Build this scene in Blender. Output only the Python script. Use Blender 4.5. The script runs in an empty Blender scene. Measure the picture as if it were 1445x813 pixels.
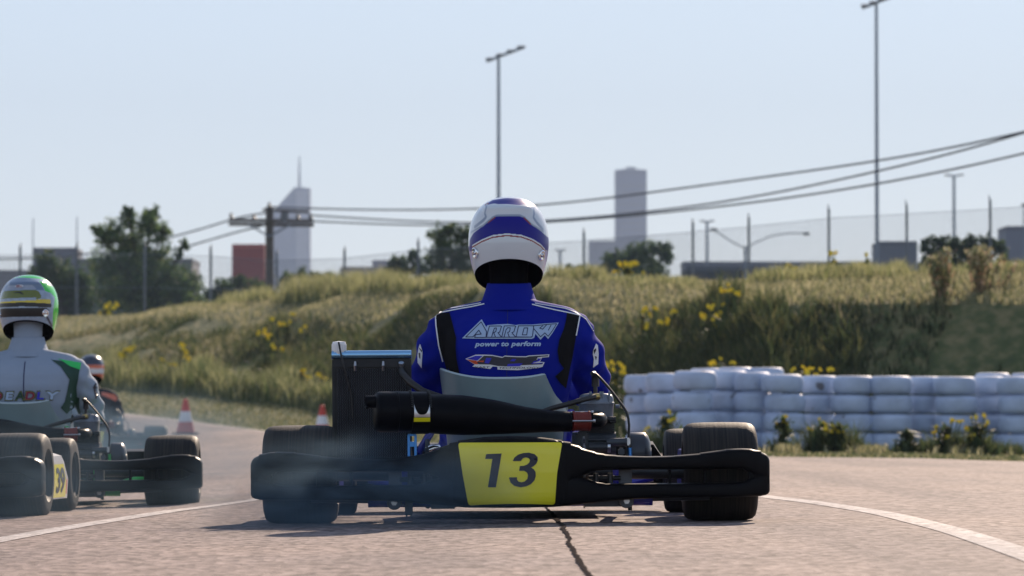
import bpy, bmesh, math, random
import numpy as np
from mathutils import Vector, Matrix, noise
from mathutils.bvhtree import BVHTree
R = math.radians
random.seed(7); rng = np.random.default_rng(7)
S = bpy.context.scene; COL = S.collection
F = 5800.0; CAMZ = 0.29; CX = 722.5; HY = 592.0

# ---------------------------------------------------------------- helpers
def wx(px, d): return (px - CX) / F * d
def wz(py, d): return CAMZ - (py - HY) / F * d
def pxof(x, d): return CX + x / d * F

def tag(o, label=None, cat=None, group=None, kind=None):
    if label: o['label'] = label
    if cat: o['category'] = cat
    if group: o['group'] = group
    if kind: o['kind'] = kind
    return o
def empty(name, loc, rz=0, label=None, cat=None, group=None):
    o = bpy.data.objects.new(name, None); COL.objects.link(o)
    o.location = loc; o.rotation_euler = (0, 0, rz); o.empty_display_size = .1
    return tag(o, label, cat, group)

class MB:
    def __init__(s): s.v = []; s.f = []; s.m = []
    def add(s, vs, fs, m=0):
        b = len(s.v); s.v += [tuple(p) for p in vs]
        for f in fs: s.f.append([b + i for i in f]); s.m.append(m)
    def box(s, c, size, m=0, bev=0.0, rot=None):
        hx, hy, hz = [q / 2 for q in size]
        if bev <= 0:
            vs = [Vector((x*hx, y*hy, z*hz)) for x in (-1, 1) for y in (-1, 1) for z in (-1, 1)]
            fs = [(0,1,3,2),(4,6,7,5),(0,4,5,1),(2,3,7,6),(0,2,6,4),(1,5,7,3)]
        else:
            bm = bmesh.new(); bmesh.ops.create_cube(bm, size=1)
            for v in bm.verts: v.co = Vector((v.co.x*size[0], v.co.y*size[1], v.co.z*size[2]))
            bmesh.ops.bevel(bm, geom=list(bm.edges), offset=bev, segments=2, affect='EDGES')
            bm.verts.index_update()
            vs = [v.co.copy() for v in bm.verts]; fs = [[v.index for v in f.verts] for f in bm.faces]; bm.free()
        if rot is not None: vs = [rot @ v for v in vs]
        s.add([Vector(c) + v for v in vs], fs, m)
    def rings(s, rs, m=0, cap0=True, cap1=True, closed=True):
        n = len(rs[0]); vs = [p for r in rs for p in r]; fs = []
        for i in range(len(rs) - 1):
            for k in range(n if closed else n - 1):
                k2 = (k + 1) % n
                fs.append((i*n+k, i*n+k2, (i+1)*n+k2, (i+1)*n+k))
        if cap0: fs.append(tuple(range(n - 1, -1, -1)))
        if cap1: fs.append(tuple((len(rs)-1)*n + k for k in range(n)))
        s.add(vs, fs, m)
    def tube(s, pts, r, m=0, seg=10, cap=True):
        pts = [Vector(p) for p in pts]; n = len(pts)
        rr = r if isinstance(r, (list, tuple)) else [r]*n
        t = (pts[1]-pts[0]).normalized()
        a = t.orthogonal().normalized(); rs = []
        for i in range(n):
            if i == 0: t2 = (pts[1]-pts[0])
            elif i == n-1: t2 = (pts[-1]-pts[-2])
            else: t2 = (pts[i+1]-pts[i]).normalized() + (pts[i]-pts[i-1]).normalized()
            t2 = t2.normalized() if t2.length > 1e-9 else t
            a = (a - t2*a.dot(t2)); a = a.normalized() if a.length > 1e-6 else t2.orthogonal().normalized()
            b = t2.cross(a)
            rs.append([pts[i] + (a*math.cos(q*2*math.pi/seg) + b*math.sin(q*2*math.pi/seg))*rr[i] for q in range(seg)])
        s.rings(rs, m, cap, cap)
    def lathe(s, prof, c, axis='Z', seg=32, m=0, closed_prof=False):
        # prof: (radius, along); axis X or Z or Y
        rs = []
        for k in range(seg):
            q = k*2*math.pi/seg; cs, sn = math.cos(q), math.sin(q); ring = []
            for r, h in prof:
                if axis == 'Z': p = (r*cs, r*sn, h)
                elif axis == 'X': p = (h, r*cs, r*sn)
                else: p = (r*cs, h, r*sn)
                ring.append(Vector(c) + Vector(p))
            rs.append(ring)
        n = len(prof); vs = [p for r in rs for p in r]; fs = []
        for k in range(seg):
            k2 = (k+1) % seg
            for i in range(n if closed_prof else n-1):
                i2 = (i+1) % n
                fs.append((k*n+i, k2*n+i, k2*n+i2, k*n+i2))
        s.add(vs, fs, m)
    def build(s, name, mats, parent=None, smooth=40, recalc=True):
        me = bpy.data.meshes.new(name)
        me.from_pydata([tuple(p) for p in s.v], [], s.f)
        if not isinstance(mats, (list, tuple)): mats = [mats]
        for m in mats: me.materials.append(m)
        me.polygons.foreach_set('material_index', s.m)
        if recalc:
            bm = bmesh.new(); bm.from_mesh(me)
            bmesh.ops.recalc_face_normals(bm, faces=bm.faces); bm.to_mesh(me); bm.free()
        if smooth:
            me.polygons.foreach_set('use_smooth', [True]*len(me.polygons))
            me.set_sharp_from_angle(angle=R(smooth))
        me.update()
        o = bpy.data.objects.new(name, me); COL.objects.link(o)
        if parent: o.parent = parent
        return o

def fast_mesh(name, verts, quads=None, tris=None, mats=None, parent=None, smooth=False, colors=None):
    me = bpy.data.meshes.new(name)
    nq = 0 if quads is None else len(quads); nt = 0 if tris is None else len(tris)
    me.vertices.add(len(verts)); me.vertices.foreach_set('co', np.asarray(verts, np.float32).ravel())
    loops = []
    if nq: loops.append(np.asarray(quads).ravel())
    if nt: loops.append(np.asarray(tris).ravel())
    loops = np.concatenate(loops).astype(np.int32)
    me.loops.add(len(loops)); me.loops.foreach_set('vertex_index', loops)
    starts = np.concatenate([np.arange(nq)*4, nq*4 + np.arange(nt)*3]).astype(np.int32)
    me.polygons.add(nq+nt); me.polygons.foreach_set('loop_start', starts)
    me.polygons.foreach_set('use_smooth', np.full(nq+nt, smooth))
    if mats:
        for m in (mats if isinstance(mats, (list, tuple)) else [mats]): me.materials.append(m)
    if colors is not None:
        ca = me.color_attributes.new('tint', 'FLOAT_COLOR', 'POINT')
        c4 = np.ones((len(verts), 4), np.float32); c4[:, :3] = colors
        ca.data.foreach_set('color', c4.ravel())
    me.update(calc_edges=True); me.validate()
    o = bpy.data.objects.new(name, me); COL.objects.link(o)
    if parent: o.parent = parent
    return o

# ---------------------------------------------------------------- materials
def mat(name, col, rough=.5, metal=0, var=.0, vscale=20, bump=0, bscale=80, coat=0, spec=.5, col2=None, sheen=0, trans=0):
    m = bpy.data.materials.new(name); m.use_nodes = True
    nt = m.node_tree; b = nt.nodes['Principled BSDF']
    b.inputs['Base Color'].default_value = (*col, 1); b.inputs['Roughness'].default_value = rough
    b.inputs['Metallic'].default_value = metal; b.inputs['Specular IOR Level'].default_value = spec
    if coat: b.inputs['Coat Weight'].default_value = coat; b.inputs['Coat Roughness'].default_value = .05
    if sheen: b.inputs['Sheen Weight'].default_value = sheen
    if var or bump or col2:
        tc = nt.nodes.new('ShaderNodeTexCoord')
    if var or col2:
        n = nt.nodes.new('ShaderNodeTexNoise'); n.inputs['Scale'].default_value = vscale; n.inputs['Detail'].default_value = 6
        nt.links.new(tc.outputs['Object'], n.inputs['Vector'])
        cr = nt.nodes.new('ShaderNodeValToRGB')
        c2 = col2 or tuple(max(0, c*(1-var)) for c in col)
        cr.color_ramp.elements[0].position = .35; cr.color_ramp.elements[1].position = .65
        cr.color_ramp.elements[0].color = (*c2, 1); cr.color_ramp.elements[1].color = (*col, 1)
        nt.links.new(n.outputs['Fac'], cr.inputs['Fac']); nt.links.new(cr.outputs['Color'], b.inputs['Base Color'])
        mr = nt.nodes.new('ShaderNodeMapRange'); mr.inputs['To Min'].default_value = min(1, rough*1.15+.03); mr.inputs['To Max'].default_value = rough*.85
        nt.links.new(n.outputs['Fac'], mr.inputs['Value']); nt.links.new(mr.outputs['Result'], b.inputs['Roughness'])
    if bump:
        n2 = nt.nodes.new('ShaderNodeTexNoise'); n2.inputs['Scale'].default_value = bscale; n2.inputs['Detail'].default_value = 4
        nt.links.new(tc.outputs['Object'], n2.inputs['Vector'])
        bp = nt.nodes.new('ShaderNodeBump'); bp.inputs['Strength'].default_value = bump; bp.inputs['Distance'].default_value = .004
        nt.links.new(n2.outputs['Fac'], bp.inputs['Height']); nt.links.new(bp.outputs['Normal'], b.inputs['Normal'])
    return m

def streak_mat(name, col, col2, rough):
    m = mat(name, col, rough, spec=.22, var=.2, vscale=1, col2=col2, bump=.2, bscale=150)
    nt = m.node_tree; mp = nt.nodes.new('ShaderNodeMapping'); mp.inputs['Scale'].default_value = (210, 5, 5)
    tc = [n for n in nt.nodes if n.bl_idname == 'ShaderNodeTexCoord'][0]
    n0 = [n for n in nt.nodes if n.bl_idname == 'ShaderNodeTexNoise'][0]
    nt.links.new(tc.outputs['Object'], mp.inputs['Vector']); nt.links.new(mp.outputs['Vector'], n0.inputs['Vector'])
    return m
def leaf_mat(name, rough=.6, trans=.45):
    m = bpy.data.materials.new(name); m.use_nodes = True
    nt = m.node_tree; b = nt.nodes['Principled BSDF']; out = nt.nodes['Material Output']
    a = nt.nodes.new('ShaderNodeVertexColor'); a.layer_name = 'tint'
    nt.links.new(a.outputs['Color'], b.inputs['Base Color']); b.inputs['Roughness'].default_value = rough
    b.inputs['Specular IOR Level'].default_value = .25
    tr = nt.nodes.new('ShaderNodeBsdfTranslucent'); nt.links.new(a.outputs['Color'], tr.inputs['Color'])
    mx = nt.nodes.new('ShaderNodeMixShader'); mx.inputs['Fac'].default_value = trans
    nt.links.new(b.outputs['BSDF'], mx.inputs[1]); nt.links.new(tr.outputs['BSDF'], mx.inputs[2])
    nt.links.new(mx.outputs['Shader'], out.inputs['Surface'])
    return m

M = {}
M['black_plastic'] = mat('black_plastic', (.006, .006, .0075), .40, spec=.08, var=.3, vscale=9, bump=.12, bscale=260)

M['exhaust'] = mat('exhaust_black', (.004, .0045, .007), .34, metal=0, spec=.07, var=.4, vscale=15, bump=.08, bscale=120)
M['chrome'] = mat('chrome', (.75, .76, .78), .12, metal=1)
M['alu'] = mat('aluminium', (.55, .57, .6), .28, metal=1, var=.15, vscale=30)
M['dark_metal'] = mat('dark_metal', (.05, .055, .06), .4, metal=.6, var=.3)
M['engine_grey'] = mat('engine_cast', (.20, .235, .29), .42, metal=.55, var=.25, vscale=30, bump=.15, bscale=150)
M['engine_mid'] = mat('engine_case', (.07, .08, .095), .42, metal=.4, var=.3)
M['engine_dark'] = mat('engine_dark', (.014, .016, .02), .45, metal=.3, var=.3)
M['rim'] = mat('wheel_rim', (.04, .04, .045), .35, metal=.7)
M['red_rubber'] = mat('red_silicone', (.17, .013, .007), .6, var=.3, vscale=40)
M['hose'] = mat('hose_rubber', (.014, .014, .015), .45)
M['seat'] = mat('seat_fibreglass', (.20, .285, .30), .38, var=.18, vscale=7, bump=.1, bscale=60, coat=.3)
M['white_plastic'] = mat('white_plastic', (.85, .85, .85), .4)
M['blue_anod'] = mat('blue_anodised', (.08, .3, .75), .3, metal=.7)
M['yellow_plate'] = mat('yellow_plate', (.80, .72, .008), .3, var=.06, vscale=5, coat=.4)
M['black_ink'] = mat('black_ink', (.012, .014, .03), .4)
M['white_ink'] = mat('white_ink', (.75, .77, .8), .6)
M['pale_ink'] = mat('pale_blue_ink', (.36, .48, .66), .7)
M['navy_ink'] = mat('navy_ink', (.012, .016, .08), .7)
M['blue_ink'] = mat('blue_ink', (.03, .03, .5), .7)
M['red_ink'] = mat('red_ink', (.6, .08, .02), .7)
M['maroon_ink'] = mat('maroon_ink', (.22, .02, .05), .7)
M['olive_ink'] = mat('olive_ink', (.2, .22, .01), .7)
M['green_dark_ink'] = mat('dark_green_ink', (.01, .05, .035), .7)
M['green_ink'] = mat('bright_green_ink', (.03, .55, .12), .6)
M['floor_tray'] = mat('floor_tray', (.3, .36, .4), .35, metal=.3)

def cloth(name, col, var=.15):
    return mat(name, col, .78, var=var, vscale=6, bump=.55, bscale=18, spec=.1)
M['suit_blue'] = cloth('race_suit_blue', (.005, .014, .27))
M['suit_black'] = cloth('race_suit_black', (.008, .008, .01))
M['suit_white_shaded'] = cloth('race_suit_white_shaded', (.29, .35, .44), .08)  # white cloth, its bluish shade put into the base colour
M['suit_dark'] = cloth('race_suit_dark', (.02, .022, .03))
M['balaclava'] = mat('black_lining', (.003, .003, .004), .8, spec=.02)

M['rubber'] = streak_mat('tyre_rubber', (.030, .025, .021), (.010, .010, .0105), .62)

# ---------------------------------------------------------------- world, sun, camera
SUN_EL, SUN_AZ = 27.0, 17.0      # azimuth from +Y towards +X
W = bpy.data.worlds.new('World'); S.world = W; W.use_nodes = True
nt = W.node_tree; bg = nt.nodes['Background']
sky = nt.nodes.new('ShaderNodeTexSky'); sky.sky_type = 'NISHITA'; sky.sun_disc = False
sky.sun_elevation = R(SUN_EL); sky.sun_rotation = R(SUN_AZ)
sky.altitude = 0; sky.air_density = 1.0; sky.dust_density = .3; sky.ozone_density = 5.0
hs = nt.nodes.new('ShaderNodeHueSaturation'); hs.inputs['Saturation'].default_value = 1.3; nt.links.new(sky.outputs['Color'], hs.inputs['Color'])
mxs = nt.nodes.new('ShaderNodeMix'); mxs.data_type = 'RGBA'; geo = nt.nodes.new('ShaderNodeTexCoord'); sxyz = nt.nodes.new('ShaderNodeSeparateXYZ'); nt.links.new(geo.outputs['Generated'], sxyz.inputs[0])
mrs = nt.nodes.new('ShaderNodeMapRange'); mrs.inputs['From Min'].default_value = 0; mrs.inputs['From Max'].default_value = .5; mrs.inputs['To Min'].default_value = .72; mrs.inputs['To Max'].default_value = .25
nt.links.new(sxyz.outputs['Z'], mrs.inputs['Value']); nt.links.new(mrs.outputs['Result'], mxs.inputs['Factor'])
mxs.inputs['B'].default_value = (10.3, 10.9, 11.9, 1)
nt.links.new(hs.outputs['Color'], mxs.inputs['A']); nt.links.new(mxs.outputs['Result'], bg.inputs['Color']); bg.inputs['Strength'].default_value = .062
sd = Vector((math.cos(R(SUN_EL))*math.sin(R(SUN_AZ)), math.cos(R(SUN_EL))*math.cos(R(SUN_AZ)), math.sin(R(SUN_EL))))
sl = bpy.data.lights.new('sun', 'SUN'); sl.energy = 5.0; sl.angle = R(.5); sl.color = (1.0, .80, .62)
so = bpy.data.objects.new('sun', sl); COL.objects.link(so); so.rotation_euler = sd.to_track_quat('Z', 'Y').to_euler()
so.location = sd*200
cam = bpy.data.cameras.new('camera'); co = bpy.data.objects.new('camera', cam); COL.objects.link(co); S.camera = co
cam.sensor_width = 36; cam.lens = F/1445*36; cam.clip_start = .1; cam.clip_end = 9000
co.location = (0, 0, CAMZ); co.rotation_euler = (R(90) + math.atan((HY-406.5)/F), 0, 0)
cam.dof.use_dof = True; cam.dof.focus_distance = 11.7; cam.dof.aperture_fstop = 10
S.view_settings.view_transform = 'Standard'; S.view_settings.look = 'None'
S.view_settings.exposure = .7; S.view_settings.gamma = 1; S.view_settings.use_curve_mapping = False
S.cycles.max_bounces = 6; S.cycles.volume_bounces = 0; S.cycles.transparent_max_bounces = 12
S.cycles.caustics_reflective = False; S.cycles.caustics_refractive = False
S.cycles.sample_clamp_indirect = 4

# ---------------------------------------------------------------- terrain profile
COLS = [(-3500,(84,570),(100,533),(116,475),(126,455)), (-300,(82,571),(98,535),(114,475),(124,455)),
 (0,(76,575),(92,540),(108,472),(118,453)), (170,(70,583),(86,545),(102,470),(112,448)),
 (380,(66,609),(76,560),(88,455),(97,424)), (560,(60,624),(68,590),(77,450),(85,415)),
 (720,(50,632),(60,606),(68,440),(75,410)), (900,(40,640),(54,622),(60,430),(66,403)),
 (1085,(34,645),(50,626),(54.3,440),(60,402)), (1300,(33,648),(50,626),(52.3,432),(57,392)),
 (1445,(30,661),(48.4,626),(50.5,434),(55,386)), (1800,(29,664),(48.3,626),(50.4,430),(55,383)),
 (4200,(29,664),(48,626),(50.4,430),(55,383))]
CP = np.array([c[0] for c in COLS], float)
def colv(px, k):
    d = np.interp(px, CP, [c[k][0] for c in COLS]); z = np.interp(px, CP, [wz(c[k][1], c[k][0]) for c in COLS])
    return d, z
def hx(x):
    return np.where(x > -1, .006*x, -.006 + .03*np.maximum(x+1, -1.7))
_sn = [(rng.uniform(.15, 1.3), rng.uniform(0, 6.28), rng.uniform(0, 6.28)) for _ in range(14)]
def tnoise(x, y):
    t = 0
    for k, a, p in _sn: t = t + np.sin(k*(x*np.cos(a) + y*np.sin(a)) + p)/(.5+k*1.3)
    return t/4
def gz(px, d, track=False):
    px = np.asarray(px, float); d = np.asarray(d, float)
    x = wx(px, d)
    de, ze = colv(px, 1); dt, zt = colv(px, 2); ds, zs = colv(px, 3); dc, zc = colv(px, 4)
    h = hx(x) - .024*np.clip((-x-.8)/.5, 0, 1)*np.clip((d-13.5)/2, 0, 1)*np.clip((32-d)/10, 0, 1)
    s = np.clip((d-25)/np.maximum(de-25, 1), 0, 1)**3
    zr = h*(1-s) + ze*s
    if track: return zr
    def seg(d0, z0, d1, z1): 
        t = np.clip((d-d0)/(d1-d0), 0, 1); return t
    t1 = seg(de, ze, dt, zt); t2 = seg(dt, zt, ds, zs); t3 = seg(ds, zs, dc, zc)
    t4 = np.clip((d-dc)/60, 0, 1); t5 = np.clip((d-dc-60)/700, 0, 1)
    z = np.where(d <= de, zr - .03*np.clip((de-d)/.3, 0, 1), ze + (zt-ze)*t1**1.3 + (zs-zt)*t2 + (zc-zs)*(1-(1-t3)**1.6) - .9*t4 - 4*t5)
    amp = np.clip((d-dt)/6, 0, 1)*np.clip((dc-d)/(dc-ds+.1), 0, 1)
    z = z + amp*tnoise(x, d)*.42*np.clip((1500-px)/600, .3, 1)
    return z
def gxy(x, y):   # height of whatever is underfoot at a world point
    px = pxof(x, y); de, _ = colv(px, 1)
    return float(gz(px, y, track=bool(y < de)))
# ---------------------------------------------------------------- ground materials
def ground_mat():
    m = bpy.data.materials.new('grass_ground'); m.use_nodes = True; nt = m.node_tree; b = nt.nodes['Principled BSDF']
    tc = nt.nodes.new('ShaderNodeTexCoord')
    def noise_(sc, det=6, vec=None):
        n = nt.nodes.new('ShaderNodeTexNoise'); n.inputs['Scale'].default_value = sc; n.inputs['Detail'].default_value = det
        nt.links.new(vec or tc.outputs['Object'], n.inputs['Vector']); return n
    big = noise_(.22, 5)
    mp = nt.nodes.new('ShaderNodeMapping'); mp.inputs['Scale'].default_value = (3.0, .8, 4.0); mp.inputs['Rotation'].default_value = (0, 0, R(35))
    nt.links.new(tc.outputs['Object'], mp.inputs['Vector'])
    fine = noise_(2.2, 8, mp.outputs['Vector'])
    cr = nt.nodes.new('ShaderNodeValToRGB'); e = cr.color_ramp.elements
    e[0].position = .36; e[0].color = (.05, .07, .03, 1); e[1].position = .62; e[1].color = (.215, .185, .095, 1)
    e2 = cr.color_ramp.elements.new(.5); e2.color = (.095, .112, .048, 1)
    mx = nt.nodes.new('ShaderNodeMath'); mx.operation = 'ADD'
    s1 = nt.nodes.new('ShaderNodeMath'); s1.operation = 'MULTIPLY'; s1.inputs[1].default_value = .55
    s2 = nt.nodes.new('ShaderNodeMath'); s2.operation = 'MULTIPLY'; s2.inputs[1].default_value = .45
    nt.links.new(big.outputs['Fac'], s1.inputs[0]); nt.links.new(fine.outputs['Fac'], s2.inputs[0])
    nt.links.new(s1.outputs[0], mx.inputs[0]); nt.links.new(s2.outputs[0], mx.inputs[1])
    nt.links.new(mx.outputs[0], cr.inputs['Fac']); nt.links.new(cr.outputs['Color'], b.inputs['Base Color'])
    b.inputs['Roughness'].default_value = .9; b.inputs['Specular IOR Level'].default_value = .15
    bp = nt.nodes.new('ShaderNodeBump'); bp.inputs['Strength'].default_value = .6; bp.inputs['Distance'].default_value = .12
    n3 = noise_(6, 6); nt.links.new(n3.outputs['Fac'], bp.inputs['Height']); nt.links.new(bp.outputs['Normal'], b.inputs['Normal'])
    return m
def asphalt_mat(name, base=(.252, .206, .190), paint=None):
    m = bpy.data.materials.new(name); m.use_nodes = True; nt = m.node_tree; b = nt.nodes['Principled BSDF']
    tc = nt.nodes.new('ShaderNodeTexCoord')
    def noise_(sc, det=2):
        n = nt.nodes.new('ShaderNodeTexNoise'); n.inputs['Scale'].default_value = sc; n.inputs['Detail'].default_value = det
        nt.links.new(tc.outputs['Object'], n.inputs['Vector']); return n
    vo = nt.nodes.new('ShaderNodeTexVoronoi'); vo.inputs['Scale'].default_value = 46; nt.links.new(tc.outputs['Object'], vo.inputs['Vector'])
    cr = nt.nodes.new('ShaderNodeValToRGB'); e = cr.color_ramp.elements
    k = .45 if not paint else .82
    e[0].position = .1; e[0].color = (*[c*k for c in base], 1); e[1].position = .9; e[1].color = (*[min(1, c*1.55) for c in base], 1)
    sp = nt.nodes.new('ShaderNodeSeparateColor'); nt.links.new(vo.outputs['Color'], sp.inputs['Color'])
    nt.links.new(sp.outputs[0], cr.inputs['Fac'])
    big = noise_(.5, 5); cr2 = nt.nodes.new('ShaderNodeValToRGB'); e = cr2.color_ramp.elements
    e[0].position = .3; e[0].color = (.78, .79, .82, 1); e[1].position = .7; e[1].color = (1.12, 1.08, 1.04, 1)
    nt.links.new(big.outputs['Fac'], cr2.inputs['Fac'])
    mu = nt.nodes.new('ShaderNodeMix'); mu.data_type = 'RGBA'; mu.blend_type = 'MULTIPLY'; mu.inputs['Factor'].default_value = 1
    nt.links.new(cr.outputs['Color'], mu.inputs['A']); nt.links.new(cr2.outputs['Color'], mu.inputs['B'])
    last = mu.outputs['Result']
    mp = nt.nodes.new('ShaderNodeMapping'); mp.inputs['Scale'].default_value = (1.1, .06, 1); mp.inputs['Rotation'].default_value = (0, 0, R(-3)); nt.links.new(tc.outputs['Object'], mp.inputs['Vector'])
    n5 = nt.nodes.new('ShaderNodeTexNoise'); n5.inputs['Scale'].default_value = 1.6; n5.inputs['Detail'].default_value = 6; nt.links.new(mp.outputs['Vector'], n5.inputs['Vector'])
    c5 = nt.nodes.new('ShaderNodeValToRGB'); c5.color_ramp.elements[0].position = .36; c5.color_ramp.elements[0].color = (.74, .75, .78, 1); c5.color_ramp.elements[1].position = .56; c5.color_ramp.elements[1].color = (1.04, 1.03, 1.02, 1)
    nt.links.new(n5.outputs['Fac'], c5.inputs['Fac'])
    mu5 = nt.nodes.new('ShaderNodeMix'); mu5.data_type = 'RGBA'; mu5.blend_type = 'MULTIPLY'; mu5.inputs['Factor'].default_value = 1
    nt.links.new(last, mu5.inputs['A']); nt.links.new(c5.outputs['Color'], mu5.inputs['B']); last = mu5.outputs['Result']
    if paint:   # worn paint: stone shows through
        wn = noise_(45, 5); wr = nt.nodes.new('ShaderNodeMapRange'); wr.inputs['From Min'].default_value = .56; wr.inputs['From Max'].default_value = .68
        nt.links.new(wn.outputs['Fac'], wr.inputs['Value'])
        m2 = nt.nodes.new('ShaderNodeMix'); m2.data_type = 'RGBA'; m2.inputs['B'].default_value = (*paint, 1)
        nt.links.new(wr.outputs['Result'], m2.inputs['Factor']); nt.links.new(last, m2.inputs['A']); last = m2.outputs['Result']
    nt.links.new(last, b.inputs['Base Color']); b.inputs['Roughness'].default_value = .8
    b.inputs['Specular IOR Level'].default_value = .08
    bp = nt.nodes.new('ShaderNodeBump'); bp.inputs['Strength'].default_value = .55; bp.inputs['Distance'].default_value = .006
    nt.links.new(vo.outputs['Distance'], bp.inputs['Height']); nt.links.new(bp.outputs['Normal'], b.inputs['Normal'])
    return m
M['grass_ground'] = ground_mat(); M['asphalt'] = asphalt_mat('asphalt'); M['line'] = asphalt_mat('line_paint', (.47, .44, .42), (.2, .17, .155))
M['crack'] = mat('crack_tar', (.05, .043, .04), .95, spec=0)

def grid_obj(name, P, mats, kind='structure'):
    nr, nc, _ = P.shape
    i, j = np.meshgrid(np.arange(nr-1), np.arange(nc-1), indexing='ij'); a = (i*nc + j).ravel()
    q = np.stack([a, a+1, a+nc+1, a+nc], 1)
    o = fast_mesh(name, P.reshape(-1, 3), quads=q, mats=mats, smooth=True); tag(o, kind=kind); return o

# terrain sector: columns by direction, rows by distance
pxs = np.concatenate([np.linspace(-3500, -300, 50), np.linspace(-290, 1750, 300), np.linspace(1780, 4200, 40)])
rows = []
for k in range(11): rows.append(('e', (k/10)))
Dn = []
t_e = np.linspace(0, 1, 8)
de, _ = colv(pxs, 1); dt, _ = colv(pxs, 2); ds, _ = colv(pxs, 3); dc, _ = colv(pxs, 4)
stack = [8 + (de-8)*t for t in np.linspace(0, .97, 6)] + [de-.3, de, de+.05]
stack += [de+.05 + (dt-de-.05)*t for t in np.linspace(.05, 1, 16)]
stack += [dt + (ds-dt)*t for t in np.linspace(.03, 1, 40)] + [ds + (dc-ds)*t for t in np.linspace(.03, 1, 24)]
stack += [dc + q for q in (1, 2, 3.5, 5, 7, 9, 12, 16, 22, 30, 42, 60, 90, 150, 250, 400, 760, 1500, 3200)]
D = np.stack(stack); PX = np.broadcast_to(pxs, D.shape)
Z = gz(PX, D); Z[D < de] = np.minimum(Z[D < de], gz(PX, D, True)[D < de] - .03)
grid_obj('embankment', np.stack([wx(PX, D), D, Z], -1), M['grass_ground'])
mb = MB(); q = 4200; mb.add([(-q, -q, -6), (q, -q, -6), (q, q, -6), (-q, q, -6)], [(0, 1, 2, 3)])
tag(mb.build('ground', M['grass_ground'], smooth=0), kind='structure')
# track
tp = np.concatenate([np.linspace(-3500, -300, 40), np.linspace(-290, 1750, 220), np.linspace(1780, 4200, 40)])
det, _ = colv(tp, 1)
Dt = np.stack([2 + (det-2)*t for t in np.concatenate([np.linspace(0, .3, 40), np.linspace(.31, 1, 60)])]); PT = np.broadcast_to(tp, Dt.shape)
grid_obj('track', np.stack([wx(PT, Dt), Dt, gz(PT, Dt, True)], -1), M['asphalt'])
mb = MB(); mb.add([(-30, -40, -.06), (30, -40, -.06), (30, 4, -.06), (-30, 4, -.06)], [(0, 1, 2, 3)])
tag(mb.build('track_apron', M['asphalt'], smooth=0), kind='structure')

def ribbon(name, pts, w, m, lift=.0015, jag=0):
    pts = np.array(pts, float)
    L = np.concatenate([[0], np.cumsum(np.hypot(*np.diff(pts, axis=0).T))])
    n = max(8, int(L[-1]/(.15 if not jag else .045))); t = np.linspace(0, L[-1], n)
    x = np.interp(t, L, pts[:, 0]); y = np.interp(t, L, pts[:, 1])
    for _ in range(0 if jag else 8):
        x[1:-1] = (x[:-2]+x[1:-1]*2+x[2:])/4; y[1:-1] = (y[:-2]+y[1:-1]*2+y[2:])/4
    ww = np.interp(t, L, w) if not np.isscalar(w) else np.full(n, w)
    if jag:
        x = x + np.cumsum(rng.normal(0, jag*.25, n)) * np.sin(np.linspace(0, math.pi, n)); ww = ww*rng.uniform(.55, 1.5, n)
    tx = np.gradient(x); ty = np.gradient(y); l = np.hypot(tx, ty); nx, ny = ty/l, -tx/l
    cols = []
    for s in (-1, 0, 1):
        X = x + nx*s*ww/2; Y = y + ny*s*ww/2
        cols.append(np.stack([X, Y, gz(pxof(X, Y), Y, True) + lift], -1))
    return grid_obj(name, np.stack(cols, 1), m)
def pg(px, py): # ground point on the flat near track
    d = .29*F/(py-HY)
    for _ in range(6): d = (CAMZ - float(hx(wx(px, d))))*F/(py-HY)
    return (wx(px, d), d)
left = [pg(-200, 803), pg(-100, 782), pg(0, 762), pg(100, 744), pg(200, 728), pg(290, 714), pg(355, 703)]
rightl = [pg(1083, 701.5), pg(1150, 709), pg(1250, 725), pg(1350, 750), pg(1445, 782), pg(1500, 802)]
rightl.append((rightl[-1][0]+.02, 5)); left.insert(0, (left[0][0]-.15, 6))
lx, ly = left[-1]; rx_, ry_ = rightl[0]
mid = [(lx+.15, ly+2.2), (lx+.45, ly+3.6), (0, ly+4.3), (rx_-.4, ry_+3.2), (rx_-.12, ry_+1.6)]
ribbon('track_line', left + mid + rightl, .085, M['line'])
ep = np.linspace(-300, 1800, 80); ed, _ = colv(ep, 1)
ribbon('edge_line', np.stack([wx(ep, ed-.35), ed-.35], 1), .22, M['line'])
ck = [pg(770, 716), pg(782, 730), pg(797, 748), pg(812, 768), pg(824, 790), pg(838, 820)]
ribbon('asphalt_crack', ck, [.007, .012, .013, .010, .010, .010], M['crack'], .003, .009)

# ---------------------------------------------------------------- grass
def blades(name, px, d, h, w, cols, lean=.35, kind='stuff', parent=None, base=None, zoff=0):
    n = len(px); x = wx(px, d); z = gz(px, d) if base is None else base
    z = z + zoff
    a = rng.uniform(0, 2*np.pi, n); la = rng.uniform(0, 2*np.pi, n); ln = h*rng.uniform(.05, lean, n)
    dx, dy = np.cos(a)*w/2, np.sin(a)*w/2; ox, oy = np.cos(la)*ln, np.sin(la)*ln
    V = np.zeros((n, 5, 3), np.float32)
    for k, (sx, t) in enumerate(((-1, 0), (1, 0), (-.8, .55), (.8, .55), (0, 1))):
        V[:, k, 0] = x + dx*sx + ox*t*t; V[:, k, 1] = d + dy*sx + oy*t*t; V[:, k, 2] = z - .03*(t == 0) + h*t*(1 - .12*t)
    b = np.arange(n)*5
    q = np.stack([b, b+1, b+3, b+2], 1); t3 = np.stack([b+2, b+3, b+4], 1)
    C = np.repeat(cols[:, None, :], 5, 1); 
    o = fast_mesh(name, V.reshape(-1, 3), quads=q, tris=t3, mats=M['leaf'], colors=C.reshape(-1, 3), parent=parent)
    if kind: tag(o, kind=kind)
    return o
M['leaf'] = leaf_mat('leaf_blade')
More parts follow.
